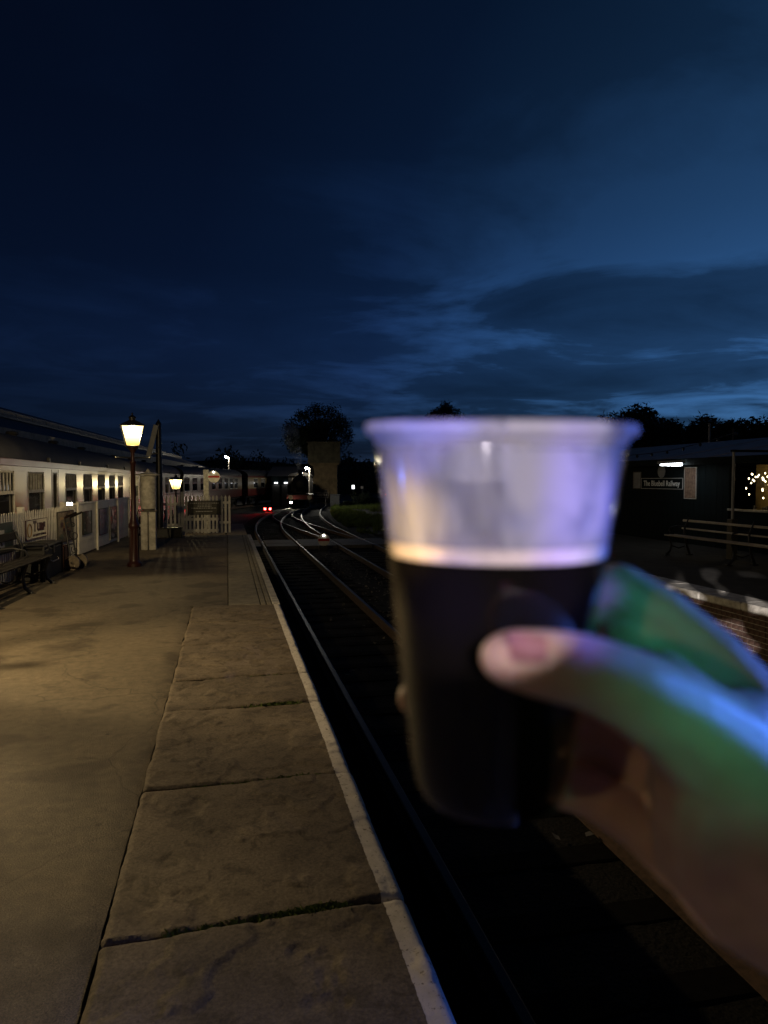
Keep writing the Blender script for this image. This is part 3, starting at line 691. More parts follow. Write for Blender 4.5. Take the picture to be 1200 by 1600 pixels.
p = MB(); p.box(-.18, .18, -.63, .63, .503, .565, bev=.025); p.build('lid', M['trunk'], t)
for y in (-.63, .63):
    p = MB()
    for x in (-.165, .165): p.box(x - .02, x + .02, y - .018, y + .018, .0, .55, bev=.004)
    p.build('corner_strip', M['black'], t)
p = MB(); p.box(.172, .186, -.05, .05, .40, .52, bev=.003); p.tube([(.178, -.25, .3), (.20, -.22, .27), (.20, .22, .27), (.178, .25, .3)], .012); p.build('hasp', M['steel'], t)
t = thing('suitcase', (-2.93, 14.00, .03), 'tan leather suitcase standing upright on the toe of the luggage trolley', 'suitcase')
p = MB(); p.box(-.10, .10, -.27, .27, 0, .40, bev=.02); p.build('body', M['leather'], t)
p = MB(); p.box(-.106, .106, -.16, -.12, -.004, .406, bev=.003); p.box(-.106, .106, .12, .16, -.004, .406, bev=.003); p.build('strap', M['benchwood'], t)
p = MB(); p.tube([(0, -.07, .40), (0, -.06, .44), (0, .06, .44), (0, .07, .40)], .010); p.build('handle', M['benchwood'], t)
t = thing('luggage_trolley', (-2.70, 14.02, 0), 'iron two wheeled luggage trolley with scroll work leaning against the fence', 'trolley', rz=R(-14))
for y in (-.15, .17):
    w = MB(); w.lathe([(.0, -.025), (.03, -.025), (.035, -.012), (.10, -.012), (.105, -.022), (.13, -.022), (.13, .022), (.105, .022), (.10, .012), (.035, .012), (.03, .025), (0, .025)], 28, Matrix.Rotation(R(90), 4, 'X'))
    wo = w.build('wheel', M['tyre'], t, smooth=30, loc=(.04, y, .131))
    h = MB(); h.lathe([(0, -.034), (.022, -.032), (.022, .032), (0, .034)], 14, Matrix.Rotation(R(90), 4, 'X')); h.build('hub', M['steel'], wo, smooth=30)
p = MB()
for y in (-.10, .12): p.tube([(.0, y, .10), (-.04, y, .35), (-.09, y, .70), (-.11, y, .92), (-.06, y, .985)], .015)
for z, x in ((.2, -.02), (.45, -.058), (.68, -.088)): p.cyl((x, -.10, z), (x, .12, z), .011, n=8)
p.cyl((.04, -.17, .131), (.04, .19, .131), .014, n=8); p.build('frame', M['iron'], t, smooth=40)
p = MB()
for y in (-.10, .12): p.cyl((-.11, y, .93), (.10, y, 1.02), .020, n=8)
p.build('handle', M['benchwood'], t)
p = MB(); p.box(-.36, .02, -.14, .16, .018, .03); p.build('toe_plate', M['iron'], t)
p = MB()
for (cx_, cz_, r_, s_) in ((.055, .62, .10, 1), (.03, .80, .05, -1), (.06, .36, .07, 1), (.03, .24, .05, -1)):
    p.tube([(cx_ + r_ * (1 - .045 * i) * math.cos(.42 * i * s_ + 2.4), -.10, cz_ + r_ * (1 - .045 * i) * math.sin(.42 * i * s_ + 2.4)) for i in range(18)], .008, 6)
p.build('scroll_work', M['iron'], t, smooth=40)

# ------------------------------------------------------------------ coaches of the train at the left
def coach(y_centre, L, label, bend=bend1, x0=-5.28, lit=False, zr=-1.0):
    x = x0 + bend(y_centre); slope = (bend(y_centre + .5) - bend(y_centre - .5))
    t = thing('railway_coach', (x, y_centre, zr), label, 'railway coach', 'coaches of the cream and crimson train', rz=-math.atan(slope))
    h = L / 2; W = 1.38
    def side(m, z0, z1, xx, holes=None):
        pass
    p = MB(); p.box(-W, W, -h, h, 1.02, 1.72, bev=.02); p.build('lower_body', M['maroon'], t)
    p = MB(); p.box(-W + .09, W - .09, -h + .02, h - .02, 1.72, 2.86); p.build('inner_shell', M['glass'], t)
    # window openings: the cream side is built round them
    ws = [(q, 'door' if k in (3, 10) else 'window') for k, q in enumerate((-9.25, -7.1, -4.8, -3.1, -1.3, 1.0, 3.3, 5.5, 7.55, 9.35, 8.46)) if k < 10 and abs(q) < h - .75]
    edges = [-h]
    p = MB()
    for s in (-1, 1):
        xa, xb = (W - .10, W) if s > 0 else (-W, -W + .10)
        p.box(xa, xb, -h, h, 1.722, 1.80); p.box(xa, xb, -h, h, 2.77, 2.862)
        prev = -h
        for (wy, kind) in ws:
            hw = .66 if kind == 'window' else .22
            p.box(xa, xb, prev, wy - hw, 1.801, 2.769); prev = wy + hw
        p.box(xa, xb, prev, h, 1.801, 2.769)
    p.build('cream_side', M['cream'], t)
    fm = {}
    for kind, hw in (('window', .66), ('door', .22)):
        f = MB()
        f.tube([(0, -hw + .08, .02), (0, hw - .08, .02), (0, hw - .01, .09), (0, hw - .01, .87), (0, hw - .09, .95), (0, -hw + .09, .95), (0, -hw + .01, .87), (0, -hw + .01, .09)], .022, 6, closed=True)
        if kind == 'window':
            f.box(-.025, .025, -hw + .012, hw - .012, .54, .60)
            for q in (-.42, -.20, .0, .22, .42): f.box(-.016, .016, hw * q * 1.5 - .022, hw * q * 1.5 + .022, .602, .94)
        fm[kind] = f.mesh('window_frame' if kind == 'window' else 'door_light', M['oldwhite'])
    gp = MB(); gp.box(-.006, .006, -.645, .645, .0, .97); gm = gp.mesh('pane', M['glass'])
    for (wy, kind) in ws:
        wn = link(kind + '_frame', fm[kind], t, (W - .012, wy, 1.80))
        g2 = link('pane', gm, wn, (-.035, 0, 0)); g2.scale = (1, 1 if kind == 'window' else .32, 1)
        if kind == 'door':
            hd = MB(); hd.cyl((.0, .30, -.10), (.05, .30, -.10), .014, n=8); hd.cyl((.05, .24, -.10), (.05, .36, -.10), .012, n=8); hd.build('handle', M['brass'], wn)
            dj = MB(); dj.box(.010, .016, -.345, -.338, -.7, 1.04); dj.box(.010, .016, .338, .345, -.7, 1.04); dj.build('door_joint', M['black'], wn)
    p = MB(); p.box(-W - .012, W + .012, -h, h, 2.863, 3.0, bev=.01); p.build('cantrail', M['maroon'], t)
    p = MB(); n = 14
    prof = [(-(W + .02) * math.cos(math.pi * i / n), 3.0 + .66 * math.sin(math.pi * i / n)) for i in range(n + 1)]
    p.prism(prof, -h - .02, h + .02, axis='y'); rf = p.build('roof', M['roofgrey'], t, smooth=35)
    p = MB()
    for k in range(int(L / 2.1)):
        y = -h + 1.2 + k * 2.1; xx = (-.5, .35)[k % 2]; p.lathe([(.11, 0), (.11, .08), (.15, .09), (.13, .15), (0, .17)], 10, Matrix.Translation((xx, y, 3.58)))
    p.build('roof_ventilators', M['roofgrey'], rf)
    p = MB()
    for wy, kind in ws[::2]: p.box(W - .02, W + .06, wy + .95, wy + 1.0, 2.99, 3.09)
    p.build('rain_strip_clips', M['black'], t)
    p = MB(); p.box(-1.15, 1.15, -h + .1, h - .1, .82, 1.018); p.box(-.9, .9, -2.5, 2.0, .35, .8, bev=.03); p.build('underframe', M['black'], t)
    for yy in (-h + 3.2, h - 3.2):
        p = MB()
        for s in (-1, 1):
            p.box(s * 1.0 - .05, s * 1.0 + .05, -1.7, 1.7, .48, .72, bev=.02)
            for q in (-1.25, 1.25): p.box(s * 1.06 - .08, s * 1.06 + .08, q - .14, q + .14, .32, .62, bev=.02)
        bo = p.build('bogie', M['black'], t, loc=(0, yy, 0))
        for q in (-1.25, 1.25):
            w = MB(); w.lathe([(0, -.06), (.42, -.05), (.46, -.05), (.46, .05), (.50, .05), (.50, .075), (0, .06)], 24, Matrix.Rotation(R(90), 4, 'Y'))
            for s in (-.75, .75): w2 = w if s < 0 else None
            for s in (-.75, .75): link('wheel', w.mesh('wheel', M['steel']), bo, (s, q, .46 - 0))
    for e in (-1, 1):
        p = MB(); p.box(-.55, .55, e * h + (-.0 if e > 0 else -.32), e * h + (.32 if e > 0 else 0), 1.15, 3.1, bev=.06)
        for s in (-.86, .86): p.cyl((s, e * h, 1.02), (s, e * (h + .4), 1.02), .07, n=10); p.cyl((s, e * (h + .4), 1.02), (s, e * (h + .45), 1.02), .2, n=14)
        p.build('gangway', M['black'], t)
    return t
coach(21.35, 20.2, 'cream and crimson coach nearest the camera, standing behind the signs on the fence')
coach(42.6, 20.2, 'cream and crimson coach behind the second gas lamp and the white gate')
coach(63.9, 20.2, 'cream and crimson coach on the curve with its side reddened by the red tail lights')
coach(84.6, 19.0, 'last dark coach of the train far round the curve')

# station canopy beyond the train
t = thing('station_canopy', (-9.2, 33, 0), 'long dark platform canopy with a pale fascia beyond the train', 'canopy', rz=-math.atan2(5.7, 99.6))
p = MB(); p.prism([(-3.2, 3.0), (0, 4.25), (2.7, 3.22), (2.7, 3.16), (0, 4.15), (-3.2, 2.94)], -26, 75, axis='y'); p.build('roof', M['slate'], t)
p = MB(); p.box(2.70, 2.76, -26, 75, 2.94, 3.26); p.build('fascia', M['canopy'], t)
vm = MB(); vm.prism([(-.14, .0), (.14, .0), (.14, -.16), (.0, -.26), (-.14, -.16)], 0, .02, axis='x'); vm = vm.mesh('valance_board', M['canopy'])
for k in range(230): link('valance_board', vm, t, (2.71, -20 + k * .30, 2.938))
p = MB(); p.prism([(-.35, 4.15), (.35, 4.15), (.35, 4.45), (0, 4.62), (-.35, 4.45)], -24, 60, axis='y'); p.build('ridge_vent', M['slate'], t)
for k in range(40):
    p = MB() if k == 0 else p
    p.box(.352, .37, -24 + k * 2.1, -22.2 + k * 2.1, 4.24, 4.40)
p.build('vent_louvre', M['canopy'], t)
p = MB(); p.cyl((0, 0, -1), (0, 0, 3.6), .09, .07, 12); pmh = p.mesh('column', M['iron'])
for k in range(12): link('column', pmh, t, (.6, -22 + k * 8, 0))
p = MB(); p.box(-3.1, -2.9, -26, 75, -1.3, 2.95); p.build('wall', M['canopy'], t)
p = MB(); p.box(-2.9, 1.7, -26, 60, -1.29, -.05); tag(p.build('far_platform', M['concrete']), kind='structure'); bpy.data.objects['far_platform'].matrix_world = t.matrix_basis.copy()

# ------------------------------------------------------------------ signals and lamps out on the line
def disc_signal(loc, label, post_h, post_w, lampmat, rz=0.0, r=.235):
    t = thing('disc_signal', loc, label, 'signal', rz=rz)
    p = MB()
    if post_w > .1: p.box(-post_w, post_w, -post_w, post_w, -.1, post_h + .35, bev=.02)
    else: p.cyl((0, 0, -.1), (0, 0, post_h), .06, n=10); p.box(-.17, .17, -.1, .2, -.1, .14, bev=.02)
    p.build('post', M['oldwhite'] if post_w > .1 else M['iron'], t)
    off = post_w + .24 if post_w > .1 else 0; yy = -(post_w + .05) if post_w > .1 else -.08
    Mx = Matrix.Translation((off, yy, post_h)) @ Matrix.Rotation(R(90), 4, 'X')
    p = MB(); p.lathe([(0, 0), (r, 0), (r, .02), (0, .02)], 28, Mx); d = p.build('disc', M['enamel'], t, smooth=30)
    p = MB(); p.box(off - r * .93, off + r * .93, yy - .025, yy - .0215, post_h - .05, post_h + .05); p.build('red_band', M['redband'], d)
    p = MB(); p.box(off - .09, off + .09, yy + .02, yy + .2, post_h + .04, post_h + .28, bev=.02); p.cyl((off, yy + .11, post_h + .28), (off, yy + .11, post_h + .33), .05, n=10); p.build('lamp_case', M['iron'], t)
    p = MB(); p.cyl((off, yy + .02, post_h + r - .06), (off, yy - .035, post_h + r - .06), .030, n=14); p.build('lamp_lens', lampmat, t)
    return t
disc_signal((3.62, 28.3, -1.05), 'small white disc ground signal with a red band between the tracks by the board crossing', .34, .05, M['lens'])
disc_signal((-1.02, 37.2, -1.02), 'white disc signal with a red band on a tall white post behind the notice board', 2.78, .13, M['lens'], r=.29)
bpy.data.objects['disc_signal.001'].children[0].data.materials[0] = M['white']
t = thing('ground_lamp', (3.35, 64.0, -1.12), 'pair of glowing red lamps low between the rails on the curve', 'signal lamp')
p = MB(); p.box(-.42, .42, -.12, .12, 0, .10, bev=.01); p.box(-.36, -.08, -.11, .11, .10, .36, bev=.02); p.box(.08, .36, -.11, .11, .10, .36, bev=.02); p.build('housing', M['iron'], t)
for s in (-.22, .22):
    p = MB(); p.cyl((s, -.112, .24), (s, -.15, .24), .095, n=16); p.build('lens', M['redlamp'], t)

def yard_light(loc, h, label, r=.15):
    t = thing('yard_light', loc, label, 'lamp post', 'white yard lights beyond the platform')
    p = MB(); p.cyl((0, 0, 0), (0, 0, h), .09, .06, 10); p.box(-.3, .3, -.3, .3, 0, .12, bev=.03); p.build('post', M['oldwhite'], t, smooth=40)
    p = MB(); p.cyl((0, 0, h - .02), (-.30, -.25, h + .06), .035, n=8); p.build('arm', M['oldwhite'], t)
    p = MB(); p.lathe([(0, r), (r * .7, r * .7), (r, 0), (r * .7, -r * .7), (0, -r)], 14, Matrix.Translation((-.32, -.27, h))); p.build('lamp_globe', M['whitelamp'], t, smooth=60)
    p = MB(); p.lathe([(.0, r + .07), (.10, r + .05), (r + .06, .02)], 14, Matrix.Translation((-.32, -.27, h + .04))); p.build('shade', M['iron'], t, smooth=60)
    return t
yard_light((8.15, 74.7, -1.15), 3.95, 'white yard light on a pale post beside the locomotive and the water tower')
fl_ = bpy.data.lights.new('yard_flood', 'SPOT'); fl_.energy = 800; fl_.color = (1, .97, .86); fl_.spot_size = R(62); fl_.spot_blend = .6; fl_.shadow_soft_size = .1
fo = bpy.data.objects.new('yard_flood', fl_); C.objects.link(fo); fo.location = (7.83, 74.0, 2.62); fo.rotation_euler = (Vector((12.2, 57, -1.2)) - Vector(fo.location)).to_track_quat('-Z', 'Y').to_euler()
yard_light((.2, 92, -1.2), 5.6, 'distant white yard light above the disc signal at the left', .16)

# ------------------------------------------------------------------ steam locomotive
LX, LY = 6.75, 70.0
t = thing('steam_locomotive', (LX, LY, -1.0), 'black steam locomotive facing the camera with one white lamp on its buffer beam', 'locomotive', rz=R(-6))
p = MB(); p.lathe([(0, 0), (.60, .0), (.78, .06), (.80, .1), (.80, 1.5), (.74, 1.52), (.74, 6.2)], 32, Matrix.Translation((0, 0, 2.25)) @ Matrix.Rotation(R(-90), 4, 'X'))
p.build('boiler', M['black'], t, smooth=40)
p = MB(); p.lathe([(.0, -.07), (.30, -.06), (.56, -.02), (.58, .0)], 24, Matrix.Translation((0, 0, 2.25)) @ Matrix.Rotation(R(-90), 4, 'X')); p.cyl((0, -.06, 2.25), (0, -.16, 2.25), .05, n=10); p.cyl((-.18, -.14, 2.12), (.0, -.14, 2.25), .02, n=8); p.build('smokebox_door', M['black'], t, smooth=40)
p = MB(); p.lathe([(.30, 2.95), (.22, 3.05), (.20, 3.2), (.19, 3.42), (.24, 3.46), (.24, 3.54), (.16, 3.55)], 20, Matrix.Translation((0, .75, 0))); p.build('chimney', M['black'], t, smooth=40)
p = MB(); p.lathe([(.34, 2.9), (.30, 3.05), (.27, 3.25), (.18, 3.36), (0, 3.40)], 20, Matrix.Translation((0, 3.2, 0))); p.build('dome', M['brass'], t, smooth=40)
p = MB(); p.box(-1.25, 1.25, -.62, -.54, .78, 1.18, bev=.01); p.build('buffer_beam', M['darkred'], t)
for s in (-.88, .88):
    p = MB(); p.cyl((s, -.62, .98), (s, -1.0, .98), .09, n=12); p.cyl((s, -1.0, .98), (s, -1.05, .98), .22, n=18); p.build('buffer', M['steel'], t, smooth=40)
p = MB(); p.box(-1.25, 1.25, -.54, 7.5, 1.19, 1.26); p.box(-1.15, 1.15, 0, 7.4, .7, 1.188); p.build('running_plate', M['black'], t)
for s in (-1, 1):
    p = MB(); p.box(s * 1.2 - .02, s * 1.2 + .02, .9, 5.6, 1.265, 2.45, bev=.01); p.build('side_tank', M['black'], t)
    p = MB(); p.lathe([(0, -.3), (.26, -.28), (.26, .5), (0, .52)], 16, Matrix.Translation((s * 1.02, .5, .72)) @ Matrix.Rotation(R(-90), 4, 'X')); p.build('cylinder', M['black'], t, smooth=40)
    p = MB(); p.tube([(s * .82, .1, 2.5), (s * .86, 3, 2.52), (s * .86, 5.8, 2.52)], .022); p.build('handrail', M['steel'], t)
    for y in (1.7, 3.4, 5.1):
        w = MB(); w.lathe([(0, -.05), (.6, -.05), (.66, -.07), (.66, .06), (0, .05)], 26, Matrix.Translation((s * .76, y, .66)) @ Matrix.Rotation(R(90), 4, 'Y')); w.build('wheel', M['iron'], t, smooth=30)
p = MB(); p.box(-1.25, 1.25, 5.6, 7.4, 1.27, 3.0); p.prism([(-1.3, 3.0), (1.3, 3.0), (1.0, 3.25), (0, 3.4), (-1.0, 3.25)], 5.4, 7.7, axis='y'); p.build('cab', M['black'], t)
for s in (-.5, .5):
    p = MB(); p.cyl((s * 1.5, 5.59, 2.6), (s * 1.5, 5.57, 2.6), .18, n=16); p.build('spectacle_glass', M['glass'], t)
p = MB(); p.box(-.97, -.75, -.82, -.62, .35, .62, bev=.02); p.cyl((-.86, -.72, .62), (-.86, -.72, .70), .05, n=8); p.build('lamp_case', M['iron'], t)
p = MB(); p.cyl((-.86, -.822, .49), (-.86, -.86, .49), .085, n=16); p.build('headlamp', M['whitelamp'], t)
# smoke from the chimney
sm = bpy.data.materials.new('smoke'); sm.use_nodes = True; s_ = sm.node_tree; s_.nodes.remove(s_.nodes['Principled BSDF'])
pv = s_.nodes.new('ShaderNodeVolumePrincipled'); pv.inputs['Color'].default_value = (.75, .8, .85, 1)
tcs = s_.nodes.new('ShaderNodeTexCoord'); nzs = s_.nodes.new('ShaderNodeTexNoise'); nzs.inputs['Scale'].default_value = .9; nzs.inputs['Detail'].default_value = 4
s_.links.new(tcs.outputs['Object'], nzs.inputs['Vector']); rps = s_.nodes.new('ShaderNodeMapRange'); rps.inputs[1].default_value = .42; rps.inputs[2].default_value = .72; rps.inputs[4].default_value = .38
s_.links.new(nzs.outputs[0], rps.inputs[0]); s_.links.new(rps.outputs[0], pv.inputs['Density']); s_.links.new(pv.outputs[0], s_.nodes['Material Output'].inputs['Volume'])
p = MB(); p.tube([(LX, LY + .8, 2.53), (LX - .05, LY + .8, 3.1), (LX - .25, LY + .9, 4.2), (LX - .7, LY + 1.2, 5.6), (LX - 1.0, LY + 1.7, 7.0)], [.2, .32, .55, .85, 1.1], 14)
tag(p.build('smoke', sm, smooth=60), 'thin grey smoke rising from the locomotive chimney', 'smoke', kind='stuff')

# low workshop with three lit lamps behind the locomotive
t = thing('engine_shed', (4.6, 80, -1.2), 'low dark shed with three small white lamps under its eave left of the locomotive', 'shed', rz=R(-14))
p = MB(); p.box(0, 3.6, 0, 6, 0, 3.2); p.build('wall', M['board'], t)
p = MB(); p.prism([(-.5, 3.2), (6.5, 3.2), (3, 4.3)], -.4, 4.0, axis='x'); p.build('roof', M['slate'], t)
for i, x in enumerate((.6, 1.65, 2.75)):
    p = MB(); p.box(x - .5, x + .3, -.03, -.005, .0, 2.3); p.build('door', M['timber'], t)
    p = MB(); p.box(x - .22, x + .12, -.22, -.06, 2.42, 2.56); p.build('lamp_tube', M['shed_notice_glow'], t)

# ------------------------------------------------------------------ water tower, sign, cabinet
t = thing('water_tower', (11.05, 85.2, -1.25), 'tall plastered water tower with an iron tank on top, in front of a dark tree', 'water tower', rz=R(-9))
p = MB(); p.box(-1.5, 1.5, -1.5, 1.5, 0, 4.55, bev=.03); p.build('tower_base', M['stone'], t)
p = MB()
for x in (-1.36, -.48, .48, 1.36): p.box(x - .13, x + .13, -1.58, -1.502, .3, 4.2, bev=.02)
p.build('pilaster', M['stone'], t)
p = MB(); p.box(-1.72, 1.72, -1.72, 1.72, 4.552, 4.80, bev=.04); p.build('cornice', M['stone'], t)
p = MB(); p.box(-1.85, 1.85, -1.85, 1.85, 4.802, 7.1); p.build('tank', M['tank'], t)
for k in range(5):
    for j in range(2):
        x = -1.84 + k * .74; z = 4.86 + j * 1.11
        p = MB(); p.box(x + .03, x + .70, -1.90, -1.852, z + .03, z + 1.05, bev=.02); p.build('tank_panel', M['tank'], t)
p = MB(); p.box(-1.95, 1.95, -1.95, 1.95, 7.102, 7.22, bev=.02); p.build('tank_rim', M['tank'], t)
p = MB(); p.prism([(.55 * math.cos(math.pi * i / 12), 1.2 + .55 * math.sin(math.pi * i / 12)) for i in range(13)] + [(-.55, .3), (.55, .3)], -1.53, -1.506, axis='y', M=Matrix.Translation((.1, 0, 0))); p.build('doorway', M['black'], t)
p = MB(); p.tube([(.1 + .62 * math.cos(math.pi * i / 12), -1.56, 1.2 + .62 * math.sin(math.pi * i / 12)) for i in range(13)], .07, 6); p.build('arch', M['stone'], t)
t = thing('whistle_sign', (8.9, 77.6, -1.2), 'long dark board with white letters WHISTLE at the foot of the water tower', 'sign', rz=R(-8))
p = MB(); p.box(0, 1.5, 0, .04, .98, 1.44, bev=.004); p.build('panel', M['black'], t)
p = MB(); p.box(-.03, 1.53, -.012, .03, 1.442, 1.475); p.box(-.03, 1.53, -.012, .03, .945, .978); p.box(-.03, -.002, -.012, .03, .979, 1.441); p.box(1.502, 1.53, -.012, .03, .979, 1.441); p.build('border', M['enamel'], t)
lettering('WHISTLE', .34, M['enamel'], t, (.75, -.003, 1.20), FR, .002, .006, sx=.98)
for x in (.25, 1.25):
    p = MB(); p.box(x - .04, x + .04, .045, .12, 0, 1.4); p.build('post', M['oldwhite'], t)
t = thing('equipment_cabinet', (11.0, 76.5, -1.25), 'plain grey steel cabinet to the right of the water tower', 'cabinet', rz=R(-8))
p = MB(); p.box(-.5, .5, -.3, .3, .08, 1.3, bev=.02); p.build('case', M['cabinet'], t)
p = MB(); p.box(-.46, -.01, -.325, -.303, .14, 1.24, bev=.006); p.build('door', M['cabinet'], t)
p = MB(); p.box(.01, .46, -.325, -.303, .14, 1.24, bev=.006); p.build('door', M['cabinet'], t)
p = MB(); p.box(-.55, .55, -.36, .33, 1.302, 1.36, bev=.01); p.build('roof', M['cabinet'], t)
for i, (x, lab) in enumerate(((13.2, 'small self-glowing white notice at the edge of the trees, the left of two'), (14.35, 'dimmer small white notice at the edge of the trees, the right of two'))):
    t = thing('trackside_notice', (x, 78 + i, -1.2), lab, 'sign', rz=R(-9))
    p = MB(); p.cyl((0, .05, 0), (0, .05, 2.2), .04, n=8); p.build('post', M['iron'], t)
    p = MB(); p.box(-.14, .14, 0, .02, 1.85, 2.25 - .12 * i, bev=.004); p.build('plate', M['shed_notice_glow'] if i == 0 else M['enamel'], t)  # left plate glows by its own emission in place of floodlight falling on it

# ------------------------------------------------------------------ trees, woodland, grass
def leaves(mb, c, r, n, size, rnd, flat=.85):
    for _ in range(n):
        while True:
            q = Vector((rnd.uniform(-1, 1), rnd.uniform(-1, 1), rnd.uniform(-1, 1)))
            if q.length <= 1: break
        q = q * (.55 + .45 * rnd.random()); P = Vector(c) + Vector((q.x * r, q.y * r, q.z * r * flat))
        a = Vector((rnd.gauss(0, 1), rnd.gauss(0, 1), rnd.gauss(0, 1))).normalized(); b_ = a.orthogonal().normalized(); s = size * rnd.uniform(.5, 1.3)
        mb.add([P - a * s, P + b_ * s * .45, P + a * s, P - b_ * s * .45], [(0, 1, 2, 3)])
def tree(loc, h, rx, rz_, label, n=34, lpc=110, size=.16, seed=1, m='leaf', group=None, base=.35):
    rnd = random.Random(seed); t = thing('broadleaf_tree', loc, label, 'tree', group)
    tr = MB(); tr.tube([(0, 0, -.1), (rnd.uniform(-.1, .1), 0, h * .2), (rnd.uniform(-.2, .2), rnd.uniform(-.2, .2), h * .45), (rnd.uniform(-.3, .3), 0, h * .8)], [h * .035, h * .028, h * .02, h * .006], 9)
    cr = MB()
    for i in range(n):
        while True:
            q = Vector((rnd.uniform(-1, 1), rnd.uniform(-1, 1), rnd.uniform(-1, 1)))
            if .2 < q.length <= 1: break
        c = Vector((q.x * rx, q.y * rx, h * (base + (1 - base) / 2) + q.z * rz_))
        tr.tube([(0, 0, h * rnd.uniform(.22, .5)), (c.x * .5, c.y * .5, c.z * .5 + h * .25 - .2), c], [h * .012, h * .008, h * .003], 5)
        leaves(cr, c, rx * rnd.uniform(.24, .42), lpc, size, rnd)
    tr.build('trunk', M['bark'], t, smooth=50); cr.build('crown', M[m], t); return t
tree((11.3, 93, -1.3), 12.0, 3.9, 3.3, 'round dark tree standing behind the water tower', 90, 190, .16, 5, base=.45)
tree((28.5, 96, -1.3), 14.6, 3.0, 3.2, 'tree top showing just above the rim of the cup', 60, 150, .17, 9)
TG = 'dark trees behind the opposite building'
for i, (x, y, h, r, lab) in enumerate(((33.5, 56, 8.6, 3.3, 'tallest broad dark tree behind the grey roof at the right'), (29.0, 58, 7.3, 2.9, 'lower dark tree between the cup and the tallest tree'), (39.8, 55, 8.0, 2.8, 'dark tree behind the grey roof at the right edge of the picture'), (36.6, 57, 7.6, 2.5, 'dark tree filling the dip between the two tallest at the right'), (43.2, 54, 8.2, 3.0, 'last dark tree above the far right end of the grey roof'))):
    tree((x, y, -1.3), h, r * 1.15, h * .44, lab, 130, 230, .22, 20 + i, group=TG, base=.10)
rnd = random.Random(11); wd = MB()
for i in range(330):
    an = R(rnd.uniform(-24, 34)); d = rnd.uniform(112, 150); dd = math.degrees(an)
    top = 5.6 + 1.1 * noise.noise(Vector((dd * .35, 0, 0))) + (2.0 * math.exp(-((dd + 6) / 3.0) ** 2)) + (1.2 * math.exp(-((dd - 2) / 4) ** 2)) - (2.0 if dd < -12 else 0)
    c = Vector((math.sin(an) * d, math.cos(an) * d, rnd.uniform(-1, top - 1.2)))
    leaves(wd, c, rnd.uniform(1.4, 2.6), 60, .38, rnd)
tag(wd.build('woodland', M['leaf2']), kind='stuff')
hb = MB(); pts = []
for i in range(60):
    an = R(-40 + i * 1.6); pts.append((math.sin(an) * 165, math.cos(an) * 165, 5.6 + 1.6 * noise.noise(Vector((i * .3, 2, 0)))))
n = len(pts); hb.v = [(p[0], p[1], -1.3) for p in pts] + pts + [(p[0] * 1.6, p[1] * 1.6, p[2] + .5) for p in pts]
for i in range(n - 1): hb.f += [(i, i + 1, n + i + 1, n + i), (n + i, n + i + 1, 2 * n + i + 1, 2 * n + i)]; hb.m += [0, 0]
tag(hb.build('hills', M['leaf2'], smooth=60), kind='structure')
def bush(loc, r, label, seed, n=14, lpc=130):
    rnd = random.Random(seed); t = thing('bush', loc, label, 'bush', 'bushes on the verge by the water tower')
    cr = MB(); st_ = MB()
    for i in range(n):
        an = rnd.uniform(0, 6.28); q = rnd.uniform(0, r); c = Vector((q * math.cos(an), q * math.sin(an), rnd.uniform(.25, r * .75)))
        st_.tube([(0, 0, -.05), c * .6 + Vector((0, 0, .1)), c], [.03, .02, .008], 5); leaves(cr, c, r * .34, lpc, .07, rnd)
    st_.build('stems', M['bark'], t); cr.build('foliage', M['leaf'], t); return t
bush((13.0, 71, -1.2), 1.7, 'largest rounded bush on the grass verge right of the cabinet', 31, 26)
bush((15.2, 69, -1.2), 1.3, 'bush on the verge half hidden by the left wall of the cup', 32)
bush((11.6, 70, -1.2), .9, 'low bush on the verge nearest the cabinet', 33)
gv = MB(); rnd = random.Random(5)
vb = MB(); vv = []
for j in range(40):
    for i in range(16):
        y = 37 + j * 1.0; x = 6.9 + bend2(y) * .9 + .6 + i * .8
        vv.append((x, y, -1.2 + min(1, i / 4) * .28 + .06 * noise.noise(Vector((x, y, 0)))))
vb.add(vv, [(j * 16 + i, j * 16 + i + 1, (j + 1) * 16 + i + 1, (j + 1) * 16 + i) for j in range(39) for i in range(15)])
tag(vb.build('verge', M['soil'], smooth=60), kind='structure')
for i in range(42000):
    y = rnd.uniform(37.5, 75); x0_ = 6.75 + bend2(y) * 1.0; x = x0_ + 10 * rnd.random() ** 1.4
    if noise.noise(Vector((x * .5, y * .35, 7))) < -.12: continue
    z = -1.2 + min(1, max(0, x - x0_ - .8) / 3.2) * .28; h = rnd.uniform(.14, .46); an = rnd.uniform(0, 6.28); w = .02; l = h * rnd.uniform(.1, .7)
    dx, dy = math.cos(an), math.sin(an)
    gv.add([(x - dy * w, y + dx * w, z), (x + dy * w, y - dx * w, z), (x + dx * l, y + dy * l, z + h)], [(0, 1, 2)])
tag(gv.build('grass', M['grass']), kind='stuff')

